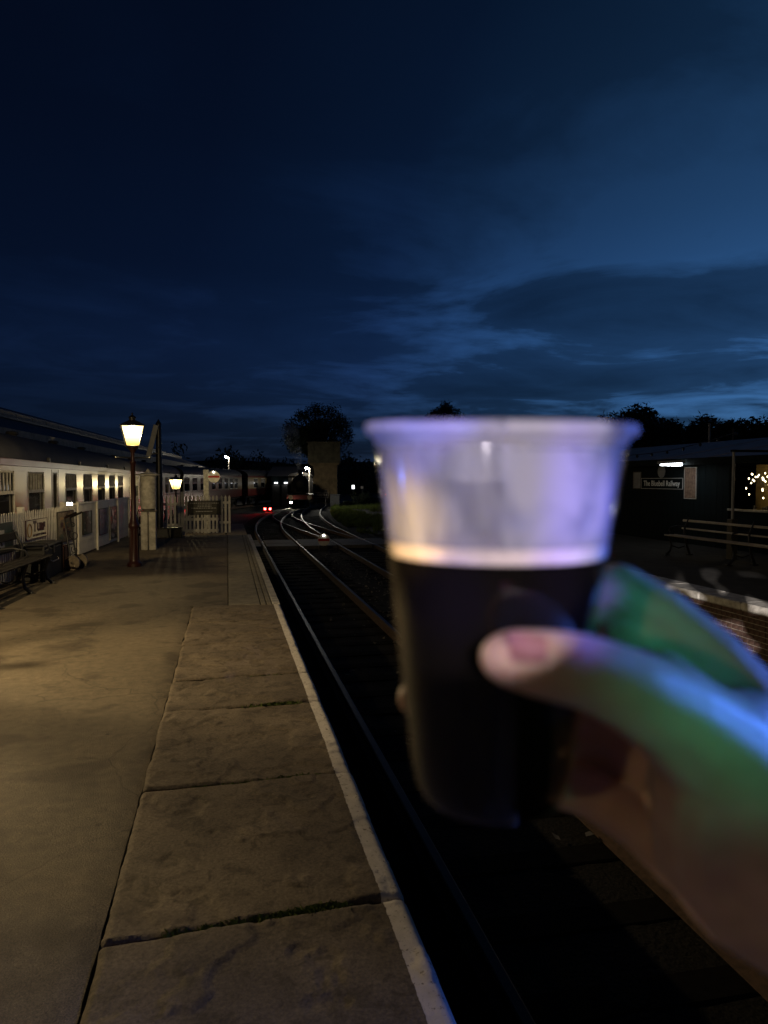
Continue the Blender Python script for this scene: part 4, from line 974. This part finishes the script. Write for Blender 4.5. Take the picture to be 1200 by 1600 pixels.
# ------------------------------------------------------------------ opposite platform
op = thing('opposite_platform', (0, 0, 0), kind='structure')
p = MB(); p.box(7.02, 16, -8, 29, -1.29, -.21); p.build('core', M['mortar'], op)
p = MB(); p.box(7.42, 16, -8, 29, -.205, -.10); p.build('surface', M['soil'], op)
for k in range(40):
    y = -7.5 + k * .91
    p = MB(); p.box(6.92, 7.41, y, y + .90, -.205, -.09 + random.uniform(-.004, .004), bev=.02); p.build('coping_stone', M['oldwhite'], op)
bs = MB(); bs.box(-.012, .012, -.1065, .1065, -.0315, .0315, bev=.004); bs = bs.mesh('brick', M['brick'])
bh = MB(); bh.box(-.012, .012, -.0505, .0505, -.0315, .0315, bev=.004); bh = bh.mesh('brick', M['brick'])
p = MB()
for r in range(13):
    z = -.25 - r * .0745; y = -8 + (0.056 if r % 2 else 0)
    while y < 28.8:
        if 7.7 < y < 11.2: link('brick', bh if r % 2 else bs, op, (7.01 + random.uniform(-.002, .003), y, z), (0, 0, R(random.uniform(-.6, .6))))
        else: hw = .0505 if r % 2 else .1065; p.box(7.0, 7.022, y - hw, y + hw, z - .0315, z + .0315)
        y += .112 if r % 2 else .224
tag(p.build('further_bricks', M['brick'], op), kind='stuff')

# low green boarded building with a grey sheet roof
BX = 12.0
t = thing('boarded_building', (BX, 8, -.10), 'low dark green boarded building with a long grey sheet roof across the tracks', 'building')
bm_ = MB(); bm_.box(-.012, .012, -.114, .114, 0, 2.15, bev=.004); bm_ = bm_.mesh('wall_board', M['board'])
for k in range(86):
    y = 1 + k * .232
    if 5.1 < y < 7.8: continue
    link('wall_board', bm_, t, (random.uniform(-.003, .003), y, 0))
p = MB(); p.box(.02, .14, .9, 5.0, 0, 2.14); p.box(.02, .14, 7.86, 21, 0, 2.14); p.box(.02, .14, 5.0, 7.86, 0, .95); p.box(5.9, 6.0, .9, 21, 0, 2.14); p.box(.14, 5.9, 20.9, 21, 0, 2.14); p.box(.14, 5.9, .9, 1.0, 0, 2.14); p.build('inner_wall', M['board'], t)
rs = MB(); rs.prism([(-.55, 2.20), (3.0, 2.86), (3.0, 2.90), (-.55, 2.24)], -.49, .49, axis='y'); rs = rs.mesh('roof_sheet', M['roofsheet'])
for k in range(22): link('roof_sheet', rs, t, (random.uniform(-.02, .02), .6 + k * .985, random.uniform(-.006, .006)))
p = MB(); p.prism([(3.0, 2.86), (6.5, 2.2), (6.5, 2.24), (3.0, 2.9)], .1, 21.8, axis='y'); p.build('rear_roof', M['roofsheet'], t)
p = MB(); p.box(-.60, -.56, .1, 21.8, 2.08, 2.25); p.build('gutter', M['board'], t)
# lit room behind the opening at the right
p = MB(); p.box(1.6, 1.7, 4.4, 8.92, .2, 2.1); p.build('room_wall', M['yellowwall'], t)
p = MB(); p.box(1.58, 1.595, 8.1, 8.35, .9, 1.75); p.build('wall_poster', M['displayred'], t)
p = MB(); p.box(-.02, .12, 4.95, 7.9, .952, 1.0, bev=.006); p.build('window_sill', M['oldwhite'], t)
p = MB(); p.box(.03, .09, 4.98, 5.04, 1.0, 2.1); p.box(.03, .09, 7.82, 7.88, 1.0, 2.1); p.box(.03, .09, 5.95, 6.0, 1.0, 2.1); p.build('window_frame', M['board'], t)
p = MB(); p.box(.6, 1.2, 4.6, 7.9, .9, .94); p.build('counter', M['benchwood'], t)
ld = bpy.data.lights.new('room_light', 'POINT'); ld.energy = 5.0; ld.color = (1, .78, .42); ld.shadow_soft_size = .06
lo = bpy.data.objects.new('room_light', ld); C.objects.link(lo); lo.location = (BX + 1.15, 8 + 7.7, 1.75)
p = MB(); p.lathe([(0, -.05), (.05, -.02), (.05, .02), (0, .06)], 12, Matrix.Translation((1.15, 7.7, 2.0))); p.build('ceiling_lamp', M['bulb'], t)
# heap of small lit bulbs in the window and on the counter
t = thing('string_lights', (BX + .25, 8 + 7.1, 1.2), 'tangle of small warm bulbs shining behind the left half of the lit window', 'string lights')
rnd = random.Random(3); p = MB(); wires = []
for i in range(26):
    an = rnd.uniform(0, 6.28); q = rnd.uniform(.15, .42); c = Vector((rnd.uniform(-.05, .05), q * math.cos(an) * 1.2, .28 + abs(q * math.sin(an)) * (1 if rnd.random() < .75 else -1) * .8)); wires.append(c)
    p.lathe([(0, -.022), (.014, -.01), (.014, .01), (0, .024)], 6, Matrix.Translation(c))
p.build('bulbs', M['bulb'], t); p = MB(); p.tube(wires, .003, 4); p.build('wire', M['black'], t)
t = thing('glassware', (BX + .8, 8 + 7.4, .90 - .06), 'row of glinting glasses on the counter in the lit window', 'glasses')
for i in range(9):
    p = MB(); h = rnd.uniform(.09, .16); p.lathe([(0, 0), (.03, 0), (.036, h), (.033, h), (.027, .006), (0, .006)], 10, Matrix.Translation((rnd.uniform(-.15, .1), -.6 + i * .14, 0))); p.build('glass', M['steel'], t, smooth=40)
# fittings on its front
t = thing('name_board', (BX - .035, 19.70, 1.36), 'long dark board on the green building reading The Bluebell Railway in pale letters', 'sign', rz=R(-90))
p = MB(); p.box(0, 2.0, 0, .018, 0, .28); p.build('panel', M['board'], t)
p = MB(); p.box(-.012, 2.012, -.006, .016, .281, .294); p.box(-.012, 2.012, -.006, .016, -.014, -.001); p.box(-.012, -.001, -.006, .016, -.001, .281); p.box(2.001, 2.012, -.006, .016, -.001, .281); p.build('border', M['signletter'], t)
lettering('The Bluebell Railway', .215, mat('pale_sign_lettering', (.82, .84, .82), .5, var=.1), t, (1.0, -.003, .138), FR, .002, .003, sx=.98)
def panel(name, label, cat, y0, z0, w, h, m, fr):
    t = thing(name, (BX - .035, y0, z0), label, cat, rz=R(-90))
    p = MB(); p.box(0, w, 0, .018, 0, h); p.build('panel', M[m], t)
    p = MB(); p.box(-.02, w + .02, -.008, .016, h + .001, h + .02); p.box(-.02, w + .02, -.008, .016, -.02, -.001); p.box(-.02, -.001, -.008, .016, -.001, h + .001); p.box(w + .001, w + .02, -.008, .016, -.001, h + .001); p.build('frame', M[fr], t)
    return t
panel('poster', 'small faded poster on the green building left of the name board', 'poster', 20.15, 1.36, .40, .46, 'cabinet', 'signdark')
t = panel('display_case', 'tall narrow display case with pale edges under the white lamp on the green building', 'display case', 17.60, 1.12, .48, .80, 'displayred', 'signletter')
p = MB()
for x in (.10, .22, .37): p.box(x, x + .05, -.006, -.0025, .05, .75)
p.build('print', M['displayred'], t)
t = thing('wall_roundel', (BX - .03, 18.65, 1.84), 'dim oval plaque on the green building above the name board', 'plaque', rz=R(-90))
p = MB(); p.lathe([(0, 0), (.15, 0), (.16, .012), (.17, .02), (.18, .02), (.18, .035), (0, .035)], 26, Matrix.Rotation(R(90), 4, 'X')); p.build('disc', M['cabinet'], t, smooth=30)
t = thing('canopy_lamp', (BX - .72, 17.15, 1.97), 'bright white tube lamp under the grey roof above the display case', 'lamp')
p = MB(); p.box(-.06, .06, -.50, .60, .06, .13, bev=.01); p.build('housing', M['cabinet'], t)
for i, (ya, yb, r_) in enumerate(((-.40, .0, .040), (.06, .22, .030), (.28, .50, .022))):
    p = MB(); p.cyl((0, ya, .03), (0, yb, .03), r_, n=10); p.build('tube', M['whitetube'], t)
t = thing('bulb_garland', (BX - .58, 8, 2.2), 'dark sagging garland of unlit bulbs along the edge of the grey roof', 'garland')
gp_ = []
for i in range(25):
    u = i / 24; gp_.append((.62 * u * 2.2 - .1, 12.4 - u * 3.9, .12 + .55 * u * .9 - .15 * math.sin(math.pi * u)))
p = MB(); p.tube(gp_, .010, 5); p.build('wire', M['black'], t)
bl = MB(); bl.lathe([(0, -.05), (.035, -.02), (.035, .02), (.012, .05)], 8); bl = bl.mesh('bulb', M['black'])
for i in range(0, 25, 3): link('bulb', bl, t, (gp_[i][0] - .02, gp_[i][1], gp_[i][2] - .05))
t = thing('canopy_post', (10.5, 13.75, -.09), 'slim pale post on a square block between the bench and the lit window', 'post')
p = MB(); p.box(-.08, .08, -.08, .08, 0, .86, bev=.01); p.build('block', M['signdark'], t)
p = MB(); p.cyl((0, 0, .86), (0, 0, 2.28), .03, n=10); p.build('pole', M['cabinet'], t)
p = MB(); p.box(-.05, 2.2, -.04, .04, 2.282, 2.33); p.build('arm', M['board'], t)
bench((10.05, 15.0, -.09), 4.6, 'long bench with slats coloured pale as highlights on the opposite platform', R(-90), M['polished'], M['black'], (.2, 2.3, 4.4), th=.03)
for i, (x, y, z, lab) in enumerate(((17.0, 23.6, 3.62, 'thin pale pole rising behind the grey roof, the nearer of two'), (18.6, 24.4, 3.55, 'thin darker pole behind the grey roof at the right, beside the pale one'))):
    t = thing('flue_pole', (x, y, -1.2), lab, 'pole')
    p = MB(); p.cyl((0, 0, 0), (0, 0, z + 1.2), .042, .036, 10); p.build('pole', M['cabinet' if i == 0 else 'roofgrey'], t, smooth=40)
    p = MB(); p.lathe([(.045, z + 1.2), (.05, z + 1.21), (0, z + 1.24)], 10); p.build('cap', M['cabinet' if i == 0 else 'roofgrey'], t)

# ------------------------------------------------------------------ cup of dark beer
def camP(px, py, D): return CAM @ Vector(((px - 600) / 1150 * D, (800 - py) / 1150 * D, -D))
cupB = camP(766, 1240, .265); cupT = camP(779, 661, .252)
ax = (cupT - cupB); HC = ax.length; ax.normalize()
CR = ax.to_track_quat('Z', 'Y').to_matrix().to_4x4(); CM = Matrix.Translation(cupB) @ CR
def clear_plastic():
    m = bpy.data.materials.new('clear_plastic'); m.use_nodes = True; t = m.node_tree; t.nodes.clear()
    o = t.nodes.new('ShaderNodeOutputMaterial'); tr = t.nodes.new('ShaderNodeBsdfTransparent'); tr.inputs[0].default_value = (.93, .94, .95, 1)
    gl = t.nodes.new('ShaderNodeBsdfGlossy'); gl.inputs['Roughness'].default_value = .12; df = t.nodes.new('ShaderNodeBsdfDiffuse'); df.inputs[0].default_value = (.75, .75, .78, 1)
    lw = t.nodes.new('ShaderNodeLayerWeight'); pw = t.nodes.new('ShaderNodeMath'); pw.operation = 'POWER'; t.links.new(lw.outputs['Facing'], pw.inputs[0]); pw.inputs[1].default_value = 4.0; fr = t.nodes.new('ShaderNodeMapRange'); t.links.new(pw.outputs[0], fr.inputs[0]); fr.inputs[3].default_value = .035; fr.inputs[4].default_value = .6
    m1 = t.nodes.new('ShaderNodeMixShader'); m1.inputs[0].default_value = .0035; t.links.new(tr.outputs[0], m1.inputs[1]); t.links.new(df.outputs[0], m1.inputs[2])
    m2 = t.nodes.new('ShaderNodeMixShader'); t.links.new(fr.outputs[0], m2.inputs[0]); t.links.new(m1.outputs[0], m2.inputs[1]); t.links.new(gl.outputs[0], m2.inputs[2]); t.links.new(m2.outputs[0], o.inputs[0]); return m
def foam_film():
    # froth left clinging to the inside of the wall: milky, streaked by runs of liquid
    m = bpy.data.materials.new('clinging_froth'); m.use_nodes = True; t = m.node_tree; t.nodes.clear()
    o = t.nodes.new('ShaderNodeOutputMaterial'); tr = t.nodes.new('ShaderNodeBsdfTransparent'); df = t.nodes.new('ShaderNodeBsdfDiffuse'); tl = t.nodes.new('ShaderNodeBsdfTranslucent')
    for n in (df, tl): n.inputs[0].default_value = (.66, .65, .70, 1)
    tcn = t.nodes.new('ShaderNodeTexCoord'); mp_ = t.nodes.new('ShaderNodeMapping'); mp_.inputs['Scale'].default_value = (52, 52, 15); mp_.inputs['Rotation'].default_value = (R(20), R(25), 0)
    t.links.new(tcn.outputs['Object'], mp_.inputs[0]); nz = t.nodes.new('ShaderNodeTexNoise'); nz.inputs['Scale'].default_value = 1.0; nz.inputs['Detail'].default_value = 3; nz.inputs['Distortion'].default_value = .8
    t.links.new(mp_.outputs[0], nz.inputs['Vector']); rp = t.nodes.new('ShaderNodeMapRange'); rp.inputs[1].default_value = .34; rp.inputs[2].default_value = .66; rp.inputs[3].default_value = .18; rp.inputs[4].default_value = 1.0
    t.links.new(nz.outputs[0], rp.inputs[0]); sp = t.nodes.new('ShaderNodeSeparateXYZ'); t.links.new(tcn.outputs['Object'], sp.inputs[0])
    hm_ = t.nodes.new('ShaderNodeMapRange'); hm_.interpolation_type = 'SMOOTHSTEP'; hm_.inputs[1].default_value = .0885; hm_.inputs[2].default_value = .0935; hm_.inputs[3].default_value = .06; t.links.new(sp.outputs[2], hm_.inputs[0])
    ml = t.nodes.new('ShaderNodeMath'); ml.operation = 'MULTIPLY'; t.links.new(rp.outputs[0], ml.inputs[0]); t.links.new(hm_.outputs[0], ml.inputs[1])
    a = t.nodes.new('ShaderNodeMixShader'); a.inputs[0].default_value = .42; t.links.new(df.outputs[0], a.inputs[1]); t.links.new(tl.outputs[0], a.inputs[2])
    b = t.nodes.new('ShaderNodeMixShader'); t.links.new(ml.outputs[0], b.inputs[0]); t.links.new(tr.outputs[0], b.inputs[1]); t.links.new(a.outputs[0], b.inputs[2]); t.links.new(b.outputs[0], o.inputs[0]); return m
CUP = thing('plastic_cup', cupB, 'clear plastic pint cup held up in the foreground, half full of dark beer', 'cup')
prof = [(0, 0), (.0235, 0), (.0265, .002), (.0284, .006), (.0300, .013), (.0313, .023), (.0334, .040), (.0364, .064), (.0393, .0895), (.0420, .113), (.0441, .1305)]
KR, KZ = .955, HC / .1387
prof = [(r * KR, z * KZ) for r, z in prof]
RI = Matrix.Identity(4)
p = MB(); p.lathe([(max(r, .0001), z) for r, z in prof], 64, CR)
M['cup'] = clear_plastic(); p.build('wall', M['cup'], CUP, smooth=40)
p = MB(); p.lathe([(r * KR, z * KZ) for r, z in ((.0441, .1307), (.0452, .1335), (.0474, .1345), (.0481, .1362), (.0476, .1380), (.0458, .1387), (.0440, .1384), (.0434, .1372), (.0434, .1307))], 64, CR)
M['froth'] = foam_film(); p.build('rim', M['froth'], CUP, smooth=60)
def rad(z):
    for (a, b) in zip(prof[1:], prof[2:]):
        if a[1] <= z <= b[1]: return a[0] + (b[0] - a[0]) * (z - a[1]) / max(1e-9, b[1] - a[1])
    return prof[-1][0]
LEVEL = 1.5790
def liquid(name, z0w, z1w, inset, m, parent, zc0=.0015, loc=None):
    bm = bmesh.new(); zs = [zc0 + (.118 * KZ - zc0) * i / 60 for i in range(61)]; rows = []
    for z in zs: rows.append([bm.verts.new(CR @ Vector(((rad(max(z, .001)) - inset) * math.cos(6.28318 * k / 64), (rad(max(z, .001)) - inset) * math.sin(6.28318 * k / 64), z)) + cupB) for k in range(64)])
    for i in range(60):
        for k in range(64): bm.faces.new((rows[i][k], rows[i][(k + 1) % 64], rows[i + 1][(k + 1) % 64], rows[i + 1][k]))
    bm.faces.new(rows[0][::-1]); bm.faces.new(rows[-1])
    for zw, up in ((z1w, True), (z0w, False)):
        if zw is None: continue
        r = bmesh.ops.bisect_plane(bm, geom=bm.verts[:] + bm.edges[:] + bm.faces[:], plane_co=(0, 0, zw), plane_no=(0, 0, 1 if up else -1), clear_outer=True)
        ed = [e for e in r['geom_cut'] if isinstance(e, bmesh.types.BMEdge)]; bmesh.ops.holes_fill(bm, edges=ed)
    bmesh.ops.translate(bm, verts=bm.verts, vec=-cupB); bmesh.ops.recalc_face_normals(bm, faces=bm.faces)
    me = bpy.data.meshes.new(name); bm.to_mesh(me); bm.free(); me.materials.append(m); smooth_by_angle(me, 40)
    return link(name, me, parent, loc)
BEER = thing('beer', cupB, 'almost black beer with a thin pale head filling the lower part of the cup', 'beer')
stout = mat('stout', (.0035, .0022, .0015), .08, var=.1, spec=.35)
liquid('liquid', None, LEVEL - .0046, .0009, stout, BEER)
froth_top = mat('beer_head', (.86, .72, .68), .7, var=.18, scale=160, bump=.0004, bscale=900)
liquid('head', LEVEL - .0045, LEVEL, .0010, froth_top, BEER, .05)
# froth clinging to the wall above the beer
bm = bmesh.new(); rows = []
for i in range(24):
    z = (.088 + (.1302 - .088) * i / 23) * KZ
    rows.append([bm.verts.new(CR @ Vector(((rad(z) - .0011) * math.cos(6.28318 * k / 64), (rad(z) - .0011) * math.sin(6.28318 * k / 64), z)) + cupB) for k in range(64)])
for i in range(23):
    for k in range(64): bm.faces.new((rows[i][k], rows[i][(k + 1) % 64], rows[i + 1][(k + 1) % 64], rows[i + 1][k]))
bmesh.ops.bisect_plane(bm, geom=bm.verts[:] + bm.edges[:] + bm.faces[:], plane_co=(0, 0, LEVEL + .0003), plane_no=(0, 0, -1), clear_outer=True)
bmesh.ops.translate(bm, verts=bm.verts, vec=-cupB)
me = bpy.data.meshes.new('clinging_froth'); bm.to_mesh(me); bm.free(); me.materials.append(M['froth']); smooth_by_angle(me, 60); link('clinging_froth', me, BEER)

# ------------------------------------------------------------------ the hand
def skin_mat():
    m = bpy.data.materials.new('skin'); m.use_nodes = True; t = m.node_tree; p = t.nodes['Principled BSDF']
    p.inputs['Roughness'].default_value = .48; p.inputs['Subsurface Weight'].default_value = .35; p.inputs['Subsurface Radius'].default_value = (.006, .0025, .0012); p.inputs['Subsurface Scale'].default_value = 1.0
    tcn = t.nodes.new('ShaderNodeTexCoord'); nz = t.nodes.new('ShaderNodeTexNoise'); nz.inputs['Scale'].default_value = 55; nz.inputs['Detail'].default_value = 4; t.links.new(tcn.outputs['Object'], nz.inputs['Vector'])
    rp = t.nodes.new('ShaderNodeValToRGB'); t.links.new(nz.outputs[0], rp.inputs[0]); rp.color_ramp.elements[0].position = .3; rp.color_ramp.elements[1].position = .7
    rp.color_ramp.elements[0].color = (.56, .36, .27, 1); rp.color_ramp.elements[1].color = (.70, .48, .38, 1); t.links.new(rp.outputs[0], p.inputs['Base Color'])
    n2 = t.nodes.new('ShaderNodeTexNoise'); n2.inputs['Scale'].default_value = 420; n2.inputs['Detail'].default_value = 3; t.links.new(tcn.outputs['Object'], n2.inputs['Vector'])
    bp = t.nodes.new('ShaderNodeBump'); bp.inputs['Distance'].default_value = .0004; t.links.new(n2.outputs[0], bp.inputs['Height']); t.links.new(bp.outputs[0], p.inputs['Normal'])
    return m
def P3(px, py, D): return Vector(((px - 600) / 1150 * D, (800 - py) / 1150 * D, -D))
CH = {}
CH['thumb'] = [(786, 1027, .208, .0070), (806, 1030, .2065, .0088), (838, 1036, .206, .0098), (885, 1044, .2075, .0108), (930, 1054, .210, .0112), (985, 1078, .214, .0126), (1045, 1112, .221, .0146), (1110, 1165, .231, .0185), (1175, 1240, .243, .0225), (1215, 1340, .255, .025)]
CH['palm_thenar'] = [(1110, 1165, .231, .0175), (1098, 1250, .246, .0190), (1108, 1330, .258, .0195), (1165, 1395, .262, .021), (1260, 1440, .264, .024)]
CH['index'] = [(1245, 1230, .275, .020), (1185, 1130, .279, .0175), (1110, 1040, .285, .0150), (1030, 965, .290, .0125), (965, 925, .293, .0118), (900, 940, .302, .0105), (830, 965, .309, .0095), (770, 985, .308, .0085), (725, 1000, .304, .0078)]
CH['web'] = [(1185, 1130, .279, .016), (1150, 1140, .262, .014), (1110, 1160, .243, .014)]
CH['web_skin'] = [(985, 985, .292, .0125), (1040, 1035, .288, .0140), (1100, 1085, .282, .0150), (1160, 1130, .274, .016)]
CH['web_edge'] = [(1035, 1060, .268, .0105), (1085, 1110, .258, .0125), (1130, 1160, .250, .015)]
CH['middle'] = [(1230, 1280, .285, .020), (1120, 1180, .300, .016), (1030, 1090, .309, .0128), (950, 1050, .313, .0115), (860, 1055, .314, .0105), (770, 1070, .311, .0098), (700, 1082, .300, .0090), (662, 1090, .2885, .0083), (651, 1091, .283, .0078)]
CH['ring'] = [(1215, 1330, .288, .020), (1095, 1270, .302, .0155), (1000, 1190, .309, .0122), (930, 1150, .312, .0112), (850, 1150, .312, .0102), (770, 1155, .308, .0095), (705, 1163, .299, .0086), (680, 1166, .291, .0080)]
CH['little'] = [(1200, 1400, .284, .021), (1075, 1340, .298, .0150), (1000, 1285, .303, .0115), (925, 1240, .305, .0102), (860, 1225, .304, .0092), (790, 1228, .299, .0086), (745, 1232, .294, .0078)]
CH['heel'] = [(1078, 1335, .292, .0150), (1125, 1388, .287, .0165), (1195, 1428, .282, .019), (1290, 1475, .278, .022)]
CH['wrist'] = [(1225, 1395, .270, .026), (1320, 1440, .272, .026), (1480, 1530, .278, .028), (1720, 1660, .288, .032), (2050, 1850, .30, .036)]
CH['back'] = [(1245, 1230, .275, .020), (1270, 1330, .272, .024), (1340, 1430, .272, .025)]
hbm = bmesh.new()
for ch in CH.values():
    for (a, b) in zip(ch, ch[1:]):
        pa, pb = P3(*a[:3]), P3(*b[:3]); n = max(2, int((pb - pa).length / .0022))
        for i in range(n + 1):
            u = i / n; q = pa.lerp(pb, u); r = a[3] + (b[3] - a[3]) * u
            bmesh.ops.create_icosphere(hbm, subdivisions=2, radius=r, matrix=Matrix.Translation(q))
hme = bpy.data.meshes.new('hand_raw'); hbm.to_mesh(hme); hbm.free()
ho = bpy.data.objects.new('hand_raw', hme); C.objects.link(ho)
rm = ho.modifiers.new('r', 'REMESH'); rm.mode = 'VOXEL'; rm.voxel_size = .0013
smo = ho.modifiers.new('s', 'SMOOTH'); smo.factor = .5; smo.iterations = 9
dg = bpy.context.evaluated_depsgraph_get(); hm = bpy.data.meshes.new_from_object(ho.evaluated_get(dg)); C.objects.unlink(ho); bpy.data.objects.remove(ho)
# creases over the thumb joint and the soft swelling between
org = P3(1225, 1440, .270); wp = CAM @ org
for v in hm.vertices:
    c = v.co; pxx = 600 + 1150 * c.x / -c.z; pyy = 800 - 1150 * c.y / -c.z
    if -c.z < .235 and 780 < pxx < 1010:
        for (cxp, sl_) in ((893, .15), (908, .18), (922, .2)):
            d = (pxx - (cxp - sl_ * (pyy - 1040))) / 2.2
            c.z -= .00035 * math.exp(-d * d)
hm.transform(CAM.to_3x3().to_4x4() @ Matrix.Translation(-org)); hm.name = 'person'; hm.materials.clear(); hm.materials.append(skin_mat())
for pl in hm.polygons: pl.use_smooth = True
person = link('person', hm, None, wp); tag(person, 'bare right hand and wrist of a person, thumb in front of the plastic cup', 'person')
# thumbnail
nm = mat('thumbnail', (.60, .30, .32), .5, var=.08, scale=80, spec=.25)
bm = bmesh.new(); rows = []
for j in range(9):
    v = j / 8
    row = []
    for i in range(11):
        u = i / 10 - .5; w = 56 * (1 - .10 * v) * (1 - .5 * max(0, (.25 - v) / .25) ** 2)
        cxp = 797 + 58 * v - 10 * (abs(u) * 2) ** 2 * (1 if v < .3 else 0); cyp = 1014 + 6 * v + u * w
        base = .2066 - .0090 * math.sqrt(max(0, 1 - (u * 1.25) ** 2)) - .0013 + .0022 * (1 - v) ** 3
        row.append(bm.verts.new(P3(cxp, cyp, base)))
    rows.append(row)
for j in range(8):
    for i in range(10): bm.faces.new((rows[j][i], rows[j][i + 1], rows[j + 1][i + 1], rows[j + 1][i]))
r = bmesh.ops.solidify(bm, geom=bm.faces[:], thickness=.0005); bmesh.ops.recalc_face_normals(bm, faces=bm.faces)
me = bpy.data.meshes.new('thumbnail'); bm.to_mesh(me); bm.free(); me.transform(CAM.to_3x3().to_4x4() @ Matrix.Translation(-org)); me.materials.append(nm); smooth_by_angle(me, 50)
link('thumbnail', me, person)

# ------------------------------------------------------------------ coloured party lamps behind the camera
def party_lamp(pos, target, col, watts, cone, blend, label, soft=.02):
    pos = Vector(pos); d = (Vector(target) - pos).normalized(); q = d.to_track_quat('-Z', 'Y')
    l = bpy.data.lights.new('party_beam', 'SPOT'); l.energy = watts; l.color = col; l.spot_size = R(cone); l.spot_blend = blend; l.shadow_soft_size = soft
    o = bpy.data.objects.new('party_beam', l); C.objects.link(o)
    t = thing('party_lamp', pos, label, 'party lamp', 'coloured party lamps'); o.parent = t; o.location = d * .03; o.rotation_euler = q.to_euler(); Mx = q.to_matrix().to_4x4()
    p = MB(); p.lathe([(0, .16), (.05, .15), (.065, .10), (.065, .0), (.058, .0), (.058, .03), (0, .03)], 18, Mx); p.build('can', M['black'], t, smooth=40)
    p = MB(); p.lathe([(0, .026), (.056, .026), (.056, .022), (0, .022)], 18, Mx); p.build('lens', emit('party_lens', col, 3.0), t)
    zg = -.10 if pos.x > 3 else 0.0
    p = MB(); p.cyl((0, 0, .0), (0, 0, zg - pos.z), .018, n=8); p.cyl((0, 0, zg - pos.z), (0, 0, zg - pos.z + .03), .22, n=18); p.build('stand', M['iron'], t)
    return t
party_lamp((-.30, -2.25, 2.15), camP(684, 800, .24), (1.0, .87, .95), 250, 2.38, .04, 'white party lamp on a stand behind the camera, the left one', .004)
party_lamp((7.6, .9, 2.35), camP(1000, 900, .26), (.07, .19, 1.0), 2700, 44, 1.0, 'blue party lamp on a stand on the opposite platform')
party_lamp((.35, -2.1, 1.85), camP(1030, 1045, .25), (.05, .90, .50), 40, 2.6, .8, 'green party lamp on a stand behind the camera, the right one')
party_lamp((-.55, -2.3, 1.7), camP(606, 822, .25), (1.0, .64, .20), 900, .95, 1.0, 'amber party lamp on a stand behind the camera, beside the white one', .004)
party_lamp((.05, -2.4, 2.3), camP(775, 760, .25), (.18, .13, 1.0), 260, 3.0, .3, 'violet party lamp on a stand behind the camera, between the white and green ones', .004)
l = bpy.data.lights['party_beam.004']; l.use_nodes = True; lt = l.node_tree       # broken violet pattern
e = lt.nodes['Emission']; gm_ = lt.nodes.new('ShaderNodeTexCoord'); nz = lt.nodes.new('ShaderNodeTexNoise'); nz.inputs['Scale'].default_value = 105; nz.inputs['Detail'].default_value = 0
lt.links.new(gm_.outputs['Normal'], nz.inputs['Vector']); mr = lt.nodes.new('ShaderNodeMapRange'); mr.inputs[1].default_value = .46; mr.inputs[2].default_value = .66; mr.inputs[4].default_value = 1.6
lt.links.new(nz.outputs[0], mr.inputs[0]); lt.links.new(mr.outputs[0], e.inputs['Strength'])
t = party_lamp((-.6, -2.2, 2.5), (7.0, 9.15, -.35), (1.0, .90, .84), 7500, 8, .3, 'white party lamp on a stand behind the camera throwing dappled light across the tracks', .004)
l = bpy.data.lights['party_beam.005']; l.use_nodes = True; lt = l.node_tree       # dappled lens
e = lt.nodes['Emission']; gm_ = lt.nodes.new('ShaderNodeTexCoord'); nz = lt.nodes.new('ShaderNodeTexNoise'); nz.inputs['Scale'].default_value = 42; nz.inputs['Detail'].default_value = 0
lt.links.new(gm_.outputs['Normal'], nz.inputs['Vector']); mr = lt.nodes.new('ShaderNodeMapRange'); mr.inputs[1].default_value = .52; mr.inputs[2].default_value = .66; mr.inputs[4].default_value = 1.6
lt.links.new(nz.outputs[0], mr.inputs[0]); lt.links.new(mr.outputs[0], e.inputs['Strength'])
